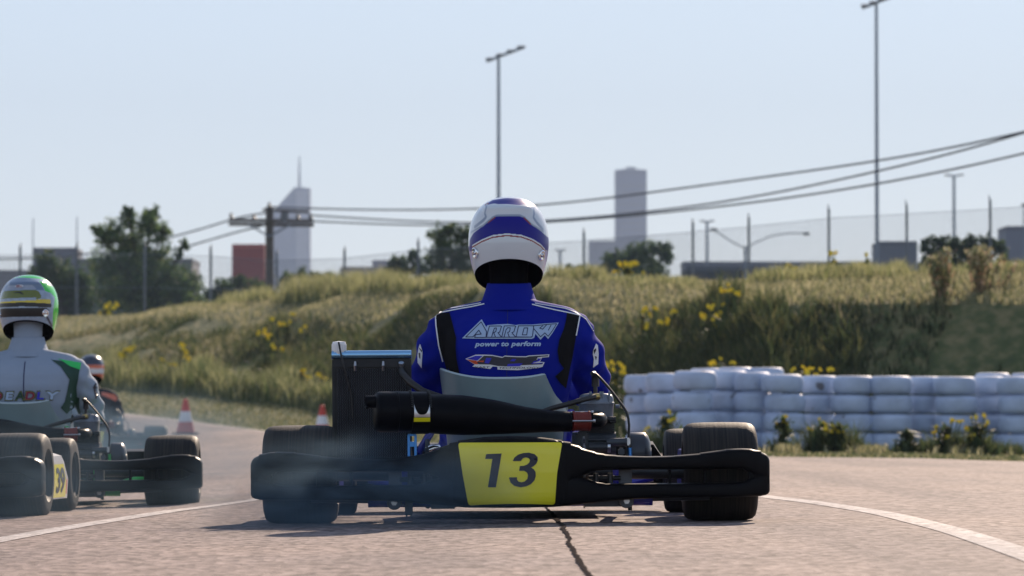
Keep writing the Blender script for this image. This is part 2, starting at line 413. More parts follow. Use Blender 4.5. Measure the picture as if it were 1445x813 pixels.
STRAW = np.array([(.365, .335, .19), (.30, .285, .155), (.22, .222, .11), (.15, .17, .075), (.42, .385, .24)])
GREEN = np.array([(.05, .08, .034), (.068, .10, .042), (.095, .12, .05), (.14, .15, .065)])
def pal(P, n, v=.2): 
    return np.clip(P[rng.integers(0, len(P), n)]*rng.uniform(1-v, 1+v, (n, 1)), 0, 1)
def along(px, k0, t):  # distance between profile points k0 and k0+1
    a, _ = colv(px, k0); b, _ = colv(px, k0+1); return a + (b-a)*t
def clump_noise(px, d, s):
    x = wx(px, d); return np.sin(x*1.7*s+.3)*np.sin(d*1.3*s+1.1) + .6*np.sin(x*3.9*s+d*2.7*s) + .4*np.sin(x*7.1*s-d*4.3*s)
# short rough grass over the bank
n = 90000; px = rng.uniform(-150, 1600, n); d = along(px, 2, rng.uniform(0, 1, n)**.9)
k = (clump_noise(px, d, .5) > -.5) & (rng.uniform(0, 1, n) < np.interp(px, [0, 1000, 1250, 1600], [1, .8, .10, .06])); px, d = px[k], d[k]
shade_k = np.interp(px, [0, 1050, 1250], [.8, .8, .5])[:, None]  # blade colour darkened to the right: shade of the steep slope painted in
mixc = shade_k*np.where((rng.uniform(0, 1, len(px)) + .3*clump_noise(px, d, .25) > .68)[:, None], pal(STRAW*.9, len(px)), pal(GREEN, len(px)))
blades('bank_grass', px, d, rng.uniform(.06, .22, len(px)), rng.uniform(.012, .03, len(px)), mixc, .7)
n = 45000; px = rng.uniform(-150, 1600, n); d = along(px, 3, rng.uniform(0, 1.25, n))
blades('bank_grass', px, d, rng.uniform(.04, .13, n), rng.uniform(.012, .03, n), pal(STRAW, n), .7)
# tall pale grass along the crest
segs = [(310, 400, .35, 60), (400, 600, .55, 260), (590, 680, .42, 120), (760, 860, .40, 140), (850, 990, .24, 110), (1060, 1290, .40, 240), (1290, 1470, .3, 90), (1440, 1500, .3, 40), (-60, 40, .2, 20), (190, 310, .13, 70)]
PXs, Ds, Hs = [], [], []
for a, b, hgt, nt_ in segs:
    for _ in range(nt_):
        p0 = random.uniform(a, b); d0 = float(along(np.array(p0), 3, np.array(random.uniform(.72, 1.25))))
        m_ = 55; edge = min(1, (p0-a)/25+.35, (b-p0)/25+.35)
        PXs.append(rng.normal(p0, 7, m_)); Ds.append(rng.normal(d0, .3, m_)); Hs.append(hgt*edge*rng.uniform(.45, 1.35)*rng.uniform(.5, 1.15, m_))
px = np.concatenate(PXs); d = np.concatenate(Ds); h = np.concatenate(Hs)*np.clip(d/75, .8, 1.25)*.8
blades('tall_grass', px, d, h, rng.uniform(.010, .024, len(px)), pal(STRAW*np.array([.95, 1, .85]), len(px)), .45)
# weedy belt at the foot of the left bank and down its face
PXs, Ds, Hs, Cs = [], [], [], []
for _ in range(1000):
    p0 = random.uniform(120, 640); t = random.random()**1.6
    d0 = float(along(np.array(p0), 2, np.array(-.08 + .40*t*(.6+.4*math.sin(p0*.05)))))
    m_ = random.choice((14, 26, 40)); hh = random.uniform(.12, .72)*(1-.45*t)
    PXs.append(rng.normal(p0, 6, m_)); Ds.append(rng.normal(d0, .3, m_)); Hs.append(hh*rng.uniform(.5, 1.15, m_))
    Cs.append(pal(STRAW*np.array([.85, .92, .8]) if random.random() < .68 else GREEN*1.15, m_))
px = np.concatenate(PXs); d = np.concatenate(Ds); h = np.concatenate(Hs)*np.clip(d/70, .8, 1.4)
blades('tall_grass', px, d, h, rng.uniform(.012, .03, len(px)), np.concatenate(Cs), .5)
# green weeds on the middle bank
PXs, Ds, Hs, Cs = [], [], [], []
for c0, sp, tt, cnt in ((920, 60, .45, 150), (1040, 40, .7, 110), (870, 40, .3, 80), (420, 50, .55, 110), (1120, 50, .45, 30), (990, 60, .3, 80)):
    for _ in range(cnt):
        p0 = random.gauss(c0, sp); d0 = float(along(np.array(p0), 2, np.array(min(1, max(0, random.gauss(tt, .18))))))
        m_ = 36
        PXs.append(rng.normal(p0, 6, m_)); Ds.append(rng.normal(d0, .2, m_)); Hs.append(random.uniform(.18, .5)*rng.uniform(.5, 1.15, m_))
        Cs.append(pal(GREEN*np.array([1.1, 1, 1]), m_))
px = np.concatenate(PXs); d = np.concatenate(Ds); h = np.concatenate(Hs)
blades('weeds', px, d, h, rng.uniform(.012, .03, len(px)), np.concatenate(Cs), .6)
# verge: short turf between track and bank
n = 50000; px = rng.uniform(-100, 1600, n); d = along(px, 1, rng.uniform(.02, 1, n))
blades('verge_grass', px, d, rng.uniform(.02, .06, n)*np.where(px > 860, .6, 1), rng.uniform(.012, .03, n), np.where((rng.uniform(0, 1, n) < .6)[:, None], pal(STRAW*.8, n), pal(GREEN, n)), .7)
for a, b, nn in ((1180, 1240, 30), (900, 960, 25), (1100, 1125, 14), (1330, 1420, 22)):   # tufts at the wall foot
    pass

# ---------------------------------------------------------------- flowering weeds
M['petal'] = mat('yellow_petal', (.88, .66, .02), .6)
def flower_plant(px, py, d, label, nf=5, hgt=.55, spread=.16, fpx=None, base=None):
    z0 = float(gz(px, d)) if base is None else base
    x0 = wx(px, d); root = empty('flowering_weed', (x0, d, z0), 0, label, 'wildflower', 'yellow wildflowers on the bank')
    ztop = wz(py, d) - z0
    hgt = max(.2, ztop)
    n = 150
    r = np.abs(rng.normal(0, spread, n)); a = rng.uniform(0, 6.28, n); zz = rng.uniform(0, hgt*.92, n)
    r = r*(1.1-.5*zz/hgt)
    V = np.zeros((n, 4, 3), np.float32); l = rng.uniform(.03, .09, n); w = l*.35; ang = rng.uniform(0, 6.28, n); tl = rng.uniform(-.3, 1, n)
    cx, cy = r*np.cos(a), r*np.sin(a)
    ux, uy, uz = np.cos(ang)*np.cos(tl), np.sin(ang)*np.cos(tl), np.sin(tl); vx, vy = -np.sin(ang), np.cos(ang)
    for k, (s, t) in enumerate(((0, -1), (1, 0), (0, 1), (-1, 0))):
        V[:, k, 0] = cx + ux*l*t + vx*w*s; V[:, k, 1] = cy + uy*l*t + vy*w*s; V[:, k, 2] = zz + uz*l*t + .02
    fast_mesh('foliage', V.reshape(-1, 3), quads=np.arange(n*4).reshape(n, 4), mats=M['leaf'], colors=np.repeat(pal(GREEN, n), 4, 0), parent=root)
    if fpx: fpx = list(fpx) + [(a + random.uniform(-9, 9), b + random.uniform(-5, 9)) for a, b in fpx if random.random() < .7]; nf = len(fpx)
    for i in range(nf):
        if fpx: fx, fy = fpx[i]; X = wx(fx, d) - x0; Zf = wz(fy, d) - z0
        else: X = random.gauss(0, spread*.7); Zf = hgt*random.uniform(.7, 1.05)
        Y = random.uniform(-.06, .06)
        st = MB(); fl = MB()
        st.tube([(X*.2, Y*.2, 0), (X*.7, Y, Zf*.55), (X, Y, Zf)], .006, seg=5)
        rr = random.uniform(.022, .040)*d/60
        for b_ in range(random.choice((2, 3, 4))):
            c = Vector((X + random.gauss(0, rr*.45), Y + random.gauss(0, rr*.3), Zf + random.gauss(0, rr*.45)))
            for p_ in range(6):
                q = p_*math.pi/3 + random.random()*.4; e1 = Vector((math.cos(q), random.uniform(-.4, .4), math.sin(q))).normalized()
                e2 = e1.cross(Vector((0, 1, 0))).normalized(); L_ = rr*.95
                fl.add([c, c + e1*L_*.6 + e2*L_*.35, c + e1*L_, c + e1*L_*.6 - e2*L_*.35], [(0, 1, 2, 3)])
        so_ = st.build('flower_stem', M['weed_stem'], root); fl.build('bloom', M['petal'], so_, smooth=0, recalc=False)
    return root
M['weed_stem'] = mat('weed_stem', (.06, .09, .03), .7)
def bank(px, t): return float(along(np.array(float(px)), 2, np.array(t)))
def foot(px, t): return float(along(np.array(float(px)), 1, np.array(t)))
FL = [  # px, top py, dist, label, flower pixels
 (151, 436, bank(151, 1.15)+8, 'yellow wildflower on the skyline in front of the big left tree', [(152, 433), (147, 441), (155, 442), (158, 434)]),
 (178, 492, bank(178, .03), 'small yellow wildflower clump beside the white driver on the left bank', [(184, 491), (173, 502), (176, 505), (189, 488)]),
 (228, 508, bank(228, .02), 'single yellow bloom above the pale weeds left of the tallest clump', [(229, 508), (226, 512)]),
 (255, 490, bank(255, .02), 'tall yellow wildflower above the red cone with blooms in a column', [(256, 486), (260, 495), (261, 504), (248, 515), (252, 524), (257, 519), (242, 515)]),
 (375, 470, bank(375, .35), 'yellow wildflower below the tall crest grass on the left bank', [(374, 466), (375, 474), (385, 490), (398, 492), (378, 478)]),
 (405, 455, bank(405, .7), 'faint yellow wildflower bush high on the left bank under the utility pole', [(401, 458), (409, 455), (414, 441), (431, 462), (384, 452)]),
 (427, 522, bank(427, .02), 'yellow wildflower just left of the radiator, lower one', [(427, 524), (434, 534), (431, 530)]),
 (452, 532, bank(452, .02), 'yellow wildflower touching the radiator edge on the bank', [(450, 530), (455, 536), (454, 544)]),
 (905, 440, bank(905, .45), 'left yellow wildflower group on the middle bank above the tyre wall', [(910, 437), (917, 444), (925, 436), (932, 455), (942, 450), (951, 440), (912, 462), (908, 448)]),
 (1000, 440, bank(1000, .5), 'right yellow wildflower group on the middle bank below the shed', [(1001, 434), (1022, 430), (1018, 412), (992, 447), (1005, 453), (1014, 445), (1042, 413), (1028, 403)]),
 (870, 520, 46.0, 'yellow wildflower growing between blue driver and tyre wall', [(858, 515), (866, 522), (873, 512), (880, 518), (862, 534), (877, 527), (868, 540)]),
 (1018, 505, 47.0, 'yellow blooms rising just behind the highest white tyres', [(1017, 507), (1003, 513), (1038, 513)]),
 (1133, 519, 44.5, 'row of yellow blooms peeking over the tyre wall right of its double row', [(1120, 521), (1134, 518), (1138, 525), (1155, 521), (1172, 522)]),
 (1112, 372, 61.5, 'yellow wildflower in crest grass left of the tall lamp pole', [(1114, 373), (1110, 376)]),
 (1176, 366, 61.0, 'bright yellow wildflower at the foot of a fence post on the crest', [(1174, 359), (1178, 369), (1180, 375), (1173, 374)]),
 (1224, 368, 60.5, 'yellow wildflower beside the foot of the tall right lamp pole', [(1223, 359), (1225, 367), (1222, 373)]),
 (885, 378, 69.0, 'yellow wildflower bush in front of the leaning tree right of the helmet', [(878, 370), (893, 371), (881, 381), (909, 385), (867, 383), (890, 375)]),
 (662, 398, 78.0, 'yellow wildflower in crest grass touching the blue helmet', [(660, 396), (655, 405), (665, 401)]),
 (940, 585, 37.6, 'leafy yellow wildflower at the left end of the tyre wall foot', [(946, 580), (945, 593), (936, 602), (915, 604), (950, 590)]),
 (1105, 590, 37.8, 'yellow wildflower at the wall foot right of the kart tyre', [(1107, 588), (1098, 600)]),
 (1160, 598, 37.6, 'dark leafy wildflower under the wall, left of the two big weeds', [(1156, 593), (1161, 614), (1142, 606)]),
 (1178, 600, 37.3, 'dark leafy wildflower under the wall, with one low bloom', [(1190, 610), (1175, 602), (1166, 607)]),
 (1280, 610, 37.6, 'small dark weed in front of the middle of the right tyre wall', [(1278, 620)]),
 (1335, 602, 37.5, 'yellow wildflower at the wall foot with a bloom at tyre height', [(1334, 612), (1321, 602), (1350, 594), (1356, 595)]),
 (1378, 595, 37.4, 'rightmost tall yellow wildflower in front of the tyre wall', [(1373, 615), (1389, 589), (1371, 590), (1365, 604), (1392, 600)]),
]
for px_, py_, d_, lab, fp in FL:
    low = d_ < 38
    flower_plant(px_, py_, d_, lab, len(fp), spread=(.09 if not low else .07), fpx=fp)
    
# leafy weed mass along the wall foot
PXs, Ds, Hs, Cs = [], [], [], []
for c0, sp, hh, cnt in ((935, 16, .28, 40), (915, 12, .18, 20), (1160, 16, .3, 34), (1185, 14, .3, 30), (1215, 8, .12, 14), (1110, 12, .16, 12), (1290, 24, .16, 26), (1345, 14, .24, 28), (1385, 16, .26, 30), (1430, 16, .14, 16)):
    for _ in range(cnt):
        p0 = random.gauss(c0, sp); m_ = 26
        PXs.append(rng.normal(p0, 2.5, m_)); Ds.append(rng.normal(37.6, .12, m_)); Hs.append(hh*random.uniform(.5, 1.2)*rng.uniform(.4, 1.1, m_)); Cs.append(pal(GREEN*.9, m_))
for _ in range(70):
    p0 = random.choice((random.gauss(1108, 10), random.gauss(1225, 12), random.uniform(1095, 1500))); m_ = 24
    PXs.append(rng.normal(p0, 3, m_)); Ds.append(rng.normal(37.2, .2, m_)); Hs.append(.09*rng.uniform(.4, 1.3, m_)); Cs.append(pal(STRAW*.9, m_))
px = np.concatenate(PXs); d = np.concatenate(Ds); h = np.concatenate(Hs)
blades('weeds', px, d, h, rng.uniform(.007, .018, len(px)), np.concatenate(Cs), .6)

# reddish dock plants on the right bank
def dock(px, d, top, wpx, label, red=.5):
    x0 = wx(px, d); z0 = float(gz(px, d)); root = empty('tall_weed', (x0, d, z0), 0, label, 'weed', 'tall weeds on the right bank')
    H = wz(top, d) - z0; Wd = wpx*d/F/2; n = 1100
    k = rng.integers(0, 9, n); sx = rng.normal(0, Wd*.6, 9)[k]; t = rng.uniform(0, 1, n)
    X = sx*(.35+.65*t) + rng.normal(0, .03, n); Y = rng.normal(0, .1, n); Zz = t*H*(1-.25*np.abs(sx)/Wd)
    V = np.zeros((n, 4, 3), np.float32); l = rng.uniform(.02, .06, n); w = l*.26; ang = rng.uniform(0, 6.28, n); tl = rng.uniform(.4, 1.4, n)
    ux, uy, uz = np.cos(ang)*np.cos(tl), np.sin(ang)*np.cos(tl), np.sin(tl); vx, vy = -np.sin(ang), np.cos(ang)
    for kk, (s, q) in enumerate(((0, -1), (1, 0), (0, 1), (-1, 0))):
        V[:, kk, 0] = X + ux*l*q + vx*w*s; V[:, kk, 1] = Y + uy*l*q + vy*w*s; V[:, kk, 2] = Zz + uz*l*q
    rust = np.array([(.38, .24, .16), (.42, .27, .19), (.30, .19, .12)])
    C = np.where((rng.uniform(0, 1, n) < red*(1.3-t))[:, None], pal(rust, n), pal(np.vstack([GREEN*1.2, STRAW]), n))
    fast_mesh('foliage', V.reshape(-1, 3), quads=np.arange(n*4).reshape(n, 4), mats=M['leaf'], colors=np.repeat(C, 4, 0), parent=root)
    st = MB()
    for q in range(6):
        xx = random.gauss(0, Wd*.5); st.tube([(xx*.3, 0, 0), (xx*.6, .02, H*.5), (xx, 0, H*.85)], [.008, .006, .003], seg=5)
    st.build('stem', M['weed_stem'], root)
dock(1335, 52.3, 350, 60, 'tall green and rust coloured weed, left one of the pair on the right bank', .3)
dock(1385, 52.3, 346, 85, 'tall bushy green and rust coloured weed, right one of the pair on the right bank', .42)
# ---------------------------------------------------------------- trees
M['bark'] = mat('bark', (.07, .055, .045), .9, var=.4, vscale=8, bump=.5, bscale=20)
TREEC = np.array([(.035, .055, .03), (.05, .072, .036), (.07, .092, .042), (.10, .118, .05), (.15, .155, .06), (.2, .195, .08)])*np.array([1.7, 2.0, 1.45])
def tree(name, label, d, blobs, base_py, trunk_px, cat='tree', group='trees behind the bank', leaf=(.05, .13), dens=1.0, tone=1.0, warm=.25):
    x0 = wx(trunk_px, d); z0 = float(gz(trunk_px, d)); z0 = min(z0, wz(base_py, d))
    root = empty(name, (x0, d, z0), 0, label, cat, group)
    k = d/F; V = []; C = []
    tr = MB(); H = max(.6, wz(min(b[1] for b in blobs), d) - z0)
    top = Vector((0, 0, H*.55)); tr.tube([(0, 0, -.1), (.03*H, 0, H*.25), (.0, .03, H*.55)], [.05*H, .038*H, .022*H], seg=9)
    for bx, by, br in blobs:
        c = np.array([wx(bx, d)-x0, 0, wz(by, d)-z0]); r = br*k; c[1] = random.uniform(-.5, .5)*max(.15, r)*1.3
        s0 = Vector((0, .02, H*random.uniform(.15, .5))); e = Vector(c)
        if e.z > s0.z*.4:
            tr.tube([s0, s0.lerp(e, .5) + Vector((random.uniform(-.08, .08), random.uniform(-.1, .1), .06))*r*3, e], [.016*H, .010*H, .004*H], seg=6)
        ns = max(12, int(br*3.4)); 
        for _ in range(ns):      # clumps inside the blob
            u = rng.normal(0, 1, 3); u /= np.linalg.norm(u); cc = c + u*r*rng.uniform(.3, 1.28)*np.array([1, 1.1, .95]); cr = r*rng.uniform(.13, .36)
            m_ = int(26*dens); p = rng.normal(0, .62, (m_, 3))*cr + cc
            tint = TREEC[min(5, int(abs(rng.normal(0, 1.0))*1.5 + (1.6*warm if random.random() < .5 else 0)))]*tone*rng.uniform(.75, 1.3)
            l = rng.uniform(*leaf, m_)*k*23; w = l*.5
            a1 = rng.normal(0, 1, (m_, 3)); a1 /= np.linalg.norm(a1, axis=1)[:, None]
            a2 = np.cross(a1, rng.normal(0, 1, (m_, 3))); a2 /= np.linalg.norm(a2, axis=1)[:, None]
            q = np.stack([p - a1*l[:, None], p + a2*w[:, None], p + a1*l[:, None], p - a2*w[:, None]], 1)
            V.append(q); C.append(np.repeat(tint[None]*rng.uniform(.75, 1.25, (m_, 1)), 4, 0))
    V = np.concatenate(V).reshape(-1, 3); C = np.concatenate(C)
    fast_mesh('crown', V, quads=np.arange(len(V)).reshape(-1, 4), mats=M['leaf'], colors=np.clip(C, 0, 1), parent=root)
    tr.build('trunk', M['bark'], root)
    return root
tree('broadleaf_tree', 'tall ragged broadleaf tree with sky gaps between its upper clumps', 140,
     [(160,330,18),(180,310,11),(182,297,7),(210,320,18),(212,302,11),(228,330,12),(150,337,12),(137,322,8),(185,345,24),(160,370,28),(220,365,24),(200,390,38),(240,400,30),(150,408,33),(259,345,8),(253,360,6),(260,415,28),(180,428,36),(222,432,30),(282,430,14),(270,400,14)], 455, 200, warm=.5)
tree('broadleaf_tree', 'low dark tree behind the green helmet, left of the tall ragged tree', 134,
     [(65,367,12),(82,388,22),(97,402,22),(72,412,26),(108,427,24),(55,383,11),(42,402,12),(30,425,18),(120,400,16)], 455, 85, tone=.8)
tree('bush', 'dark bush at the foot of the red building', 150, [(315,405,12),(335,398,11),(350,410,14),(300,418,14),(330,420,18),(365,405,12)], 430, 330, 'bush', tone=.85)
tree('bush', 'wide hedge of bushes right of the utility pole', 160, [(405,395,11),(425,392,11),(445,394,12),(465,393,10),(482,396,9),(415,408,14),(450,408,15),(500,400,9)], 420, 440, 'bush', tone=.95)
tree('broadleaf_tree', 'dark leaning tree rising left of the blue helmet', 130,
     [(618,331,12),(635,326,11),(655,330,13),(625,352,17),(650,357,23),(613,374,18),(640,382,24),(670,352,12),(668,386,16),(690,380,18)], 410, 645, tone=.8)
tree('bush', 'small round bush left of the tree beside the blue helmet', 128, [(560,372,12),(583,364,9),(574,381,13),(551,381,8),(592,383,11)], 400, 572, 'bush', tone=.75)
tree('broadleaf_tree', 'slanting tree in front of the flat topped tower', 110,
     [(868,368,15),(893,360,17),(918,357,14),(937,352,10),(943,363,8),(900,382,21),(925,380,17),(858,382,13),(840,388,9)], 410, 905, tone=.95)
tree('bush', 'low dark bush right of the blue helmet', 112, [(806,383,8),(820,379,7),(832,386,9),(795,388,7)], 405, 815, 'bush', tone=.8)
tree('broadleaf_tree', 'dark spreading tree on the right behind the rusty weeds', 80,
     [(1310,346,10),(1325,341,9),(1320,362,16),(1345,346,12),(1370,341,9),(1360,357,15),(1395,343,10),(1410,351,10),(1385,362,16),(1345,377,16),(1305,377,11),(1414,369,12),(1330,385,14),(1375,385,14)], 410, 1350, tone=.6, warm=0)

# ---------------------------------------------------------------- buildings and towers
def bmat(n, c): return mat(n, c, .7, var=.12, vscale=.2)
M['win'] = mat('window_glass', (.05, .07, .1), .15, spec=.7)
def block(name, label, px0, px1, top, bot, d, col, depth=None, cat='building', roofcol=None, wins=None, mname=None):
    x0, x1 = wx(px0, d), wx(px1, d); zt, zb = wz(top, d), min(wz(bot, d), -2.0); w = x1-x0; dep = depth or w*.6
    root = empty(name, ((x0+x1)/2, d, zb), 0, label, cat)
    mw = bmat(mname or name + '_wall', col)
    mb = MB(); mb.box((0, dep/2, (zt-zb)/2), (w, dep, zt-zb)); mb.build('wall', mw, root)
    th = max(.25, (zt-zb)*.02)
    mb = MB(); mb.box((0, dep/2, zt-zb+th/2+.003), (w*1.01, dep*1.01, th), bev=th*.2)
    mb.build('roof', bmat('roof_' + name, roofcol or tuple(c*.8 for c in col)), root)
    if wins:
        nr, nc = wins; ww, wh = w/nc*.62, (zt-zb)/nr*.5
        for i in range(nr):
            mb = MB()
            for j in range(nc):
                mb.box((-w/2 + (j+.5)*w/nc, -.02*ww, (zt-zb)*(i+.55)/nr), (ww, .06*ww, wh))
            mb.build('window_row', M['win'], root, smooth=0)
    return root, w, zt-zb, dep
TD = 2300.0
r_, w_, h_, dp_ = block('tower_block', 'tall flat topped tower block with a rooftop plant room', 868.5, 913, 246, 420, TD, (.06, .09, .18), 16, wins=None)
mb = MB(); mb.box((0, dp_/2, h_+1.6), (w_*.62, dp_*.6, 3.2), bev=.2); mb.box((0, dp_/2, h_+2.6), (w_*.3, dp_*.3, 4)); mb.build('plant_room', bmat('plant_room', (.3, .34, .36)), r_)
for k in range(34):
    mb = MB(); mb.box((0, -.12, h_*.12 + k*h_*.86/34), (w_*.96, .2, h_*.86/34*.45)); mb.build('window_band', bmat('tower_glass', (.07, .085, .13)) if k == 0 else bpy.data.materials['tower_glass'], r_, smooth=0)
block('podium_block', 'low podium block at the foot of the flat topped tower', 831, 868, 345, 420, TD, (.14, .15, .2), 14)
# sloped tower with mast
x0, x1 = wx(383, TD), wx(436.5, TD); zb = -6
root = empty('sloped_tower', ((x0+x1)/2, TD, zb), 0, 'pale office tower with a slanting roof and thin rooftop mast', 'tower')
c = (x0+x1)/2
prof = [(x0-c, 0), (x1-c, 0), (x1-c, wz(265, TD)-zb), (wx(415, TD)-c, wz(264, TD)-zb), (wx(386, TD)-c, wz(297, TD)-zb), (x0-c, wz(303, TD)-zb)]
mb = MB(); n = len(prof); dep = 17
mb.add([(x, 0, z) for x, z in prof] + [(x, dep, z) for x, z in prof], [tuple(range(n)), tuple(range(2*n-1, n-1, -1))] + [(i, (i+1) % n, n+(i+1) % n, n+i) for i in range(n)])
mb.build('wall', bmat('sloped_tower_wall', (.17, .21, .31)), root, smooth=0)
mb = MB(); mb.box((wx(426, TD)-c, -.25, (wz(265, TD)-zb)*.54), (wx(436, TD)-wx(419, TD), .5, (wz(265, TD)-zb)*.9)); mb.build('glass_bay', bmat('glass_bay', (.36, .38, .45)), root, smooth=0)
mb = MB(); mb.tube([(wx(421, TD)-c, dep*.5, wz(267, TD)-zb), (wx(421, TD)-c, dep*.5, wz(240, TD)-zb), (wx(421, TD)-c, dep*.5, wz(218, TD)-zb)], [.9, .6, .3], seg=8); mb.build('mast', bmat('mast_grey', (.3, .32, .36)), root)

block('red_building', 'dull red windowless building behind the utility pole', 327, 373, 350, 420, 420, (.24, .022, .018), 5, roofcol=(.36, .05, .035))
block('grey_building', 'long grey building behind the big left tree', 108, 271, 370, 450, 330, (.16, .17, .21), 8, wins=(2, 7))
block('grey_building', 'taller grey block at the left behind the low dark tree', 46, 107, 355, 450, 335, (.17, .18, .22), 5, wins=(3, 3), mname='grey_block_wall')
block('low_building', 'low building left of the green helmet on the horizon', -40, 44, 386, 450, 400, (.2, .2, .24), 6)
block('low_building', 'far low roofline between utility pole hedge and small bush', 480, 560, 381, 430, 700, (.2, .18, .24), 8, mname='far_low_wall')
block('low_building', 'small pale block just left of the small round bush', 525, 548, 372, 430, 720, (.3, .3, .36), 6, mname='pale_block_wall')
block('shed', 'long dark blue shed with a paler roof strip on the right skyline', 968, 1078, 383, 420, 200, (.03, .04, .06), 6, roofcol=(.09, .11, .15))
block('shed', 'far long pale roof behind the shed on the right skyline', 965, 1240, 374, 420, 420, (.16, .18, .24), 7, mname='far_shed_wall')
block('warehouse', 'boxy blue grey warehouse at the foot of the tall right lamp pole', 1240, 1295, 346, 420, 330, (.11, .13, .18), 6, wins=(1, 3))
block('warehouse', 'pale blue grey warehouse at the right picture edge', 1420, 1510, 325, 420, 360, (.15, .17, .24), 6, mname='edge_warehouse_wall')

# ---------------------------------------------------------------- chain link fence
M['galv'] = mat('galvanised', (.16, .18, .21), .5, metal=.3, var=.2, vscale=2)
FP = [(-160,128,349),(-60,122,349),(28,118,348),(108,116,346),(204,114,346),(297,112,350),(390,108,356),(486,104,353),(590,100,341),(706,95,334),(824,90,328),(978,83,315),(1057,80.5,308),(1170,77,296),(1280,74.5,290),(1398,72,283),(1520,69,276)]
fpts = [(wx(p, d), d, wz(t, d)) for p, d, t in FP]
fr = empty('chain_link_fence', (0, 0, 0), 0, 'chain link fence on galvanised posts running along the whole bank top', 'fence')
for (p, d, t), (x, y, z) in zip(FP, fpts):
    zb = float(gz(p, d)); mb = MB(); r = .027*d/85
    mb.tube([(x, y, zb-.2), (x, y, z)], r, seg=8); mb.lathe([(0, z+.03), (r*.8, z+.02), (r*1.15, z)], (x, y, 0), seg=8)
    mb.tube([(x, y, z-.1), (x, y+.18, z+.1)], r*.5, seg=6)
    mb.build('post', M['galv'], fr)
wv = []; wf = []
def wire(a, b, r):
    a = np.array(a); b = np.array(b); n = len(wv)
    t = (b-a)/np.linalg.norm(b-a); u = np.cross(t, (0, 1, 0)); u /= np.linalg.norm(u); v = np.cross(t, u)
    for c in (a, b):
        for k in range(3): q = k*2.094; wv.append(c + (u*math.cos(q)+v*math.sin(q))*r)
    for k in range(3): wf.append((n+k, n+(k+1) % 3, n+3+(k+1) % 3, n+3+k))
for i in range(len(fpts)-1):
    a, b = np.array(fpts[i]), np.array(fpts[i+1]); L = np.hypot(*(b-a)[:2]); dm = (a[1]+b[1])/2
    za = float(gz(FP[i][0], FP[i][1])); zb = float(gz(FP[i+1][0], FP[i+1][1]))
    sp = .15*dm/85; wr = .0038*dm/85; Hh = 2.2
    ns = int(L/sp); tip = 12*dm/F
    lowz = lambda t: za+(zb-za)*t; topz = lambda t: (a[2]+(b[2]-a[2])*t) - tip
    for k in range(-int(3.2/sp), ns):
        for sgn in (1, -1):
            # straight diagonal wire clipped to the bay; parameter s along the fence, rising at 45 deg
            s0 = k*sp if sgn > 0 else L - k*sp
            lz = max(lowz(0), lowz(1)) - .05; h0 = topz(.5) - lz
            s1 = s0 + sgn*h0
            ta, tb = 0., 1.
            lo, hi = (s0, s1) if sgn > 0 else (s1, s0)
            ca, cb = max(lo, 0), min(hi, L)
            if cb - ca < .05: continue
            def P(s): 
                f = (s - s0)/(s1 - s0); t = s/L
                zl = lowz(t) - .05; return (a[0]+(b[0]-a[0])*t, a[1]+(b[1]-a[1])*t, zl + (topz(t)-zl)*f)
            wire(P(ca), P(cb), wr)
    for f in (1.0, .5): 
        wire((a[0], a[1], za+(a[2]-tip-za)*f), (b[0], b[1], zb+(b[2]-tip-zb)*f), wr*1.6)
fast_mesh('wire_mesh', np.array(wv), quads=np.array(wf), mats=M['galv'], parent=fr)

# ---------------------------------------------------------------- poles
M['pole_wood'] = mat('pole_wood', (.10, .085, .075), .85, var=.3, vscale=2)
M['pole_steel'] = mat('pole_steel', (.17, .21, .28), .5, metal=.3)
M['lamp_head'] = mat('lamp_head', (.12, .13, .15), .4, metal=.3)
d = 180.0; x = wx(380, d); zb = -1.0
up = empty('utility_pole', (x, d, zb), 0, 'wooden utility pole with two crossarms beside the red building', 'utility pole')
mb = MB(); zt = wz(292, d)-zb; mb.tube([(0, 0, 0), (0, 0, zt*.6), (0, 0, zt)], [.23, .21, .17], seg=12); mb.build('pole', M['pole_wood'], up)
k = d/F
def pz(py): return wz(py, d)-zb
for (xa, ya, xb, yb, yo) in ((-56, 311, 63, 312, -.2), (-58, 316, 62, 317, .35)):
    mb = MB(); mb.tube([(xa*k, yo-.25, pz(ya)), (xb*k, yo+.1, pz(yb))], .08, seg=6); mb.build('crossarm', M['pole_wood'], up)
mb = MB(); mb.tube([(-10*k, 0, pz(296)), (56*k, 0, pz(299))], .06, seg=6); mb.build('crossarm', M['pole_wood'], up)
for s in (-1, 1):
    mb = MB(); mb.tube([(s*30*k, -.2, pz(317)), (0, -.2, pz(334))], .04, seg=6); mb.build('brace', M['pole_steel'], up)
for q, yy in ((-54, 305), (-22, 306), (18, 305), (40, 306), (58, 306), (0, 290)):
    mb = MB(); mb.lathe([(.0, .26), (.07, .24), (.05, .18), (.1, .15), (.06, .1), (.1, .06), (.05, .0), (0, 0)], (q*k, -.15, pz(yy)-.12), seg=10); mb.build('insulator', M['lamp_head'], up)
mb = MB(); mb.tube([(22*k, -.35, pz(313)), (22*k, -.35, pz(300))], .17, seg=12); mb.build('transformer', M['lamp_head'], up)

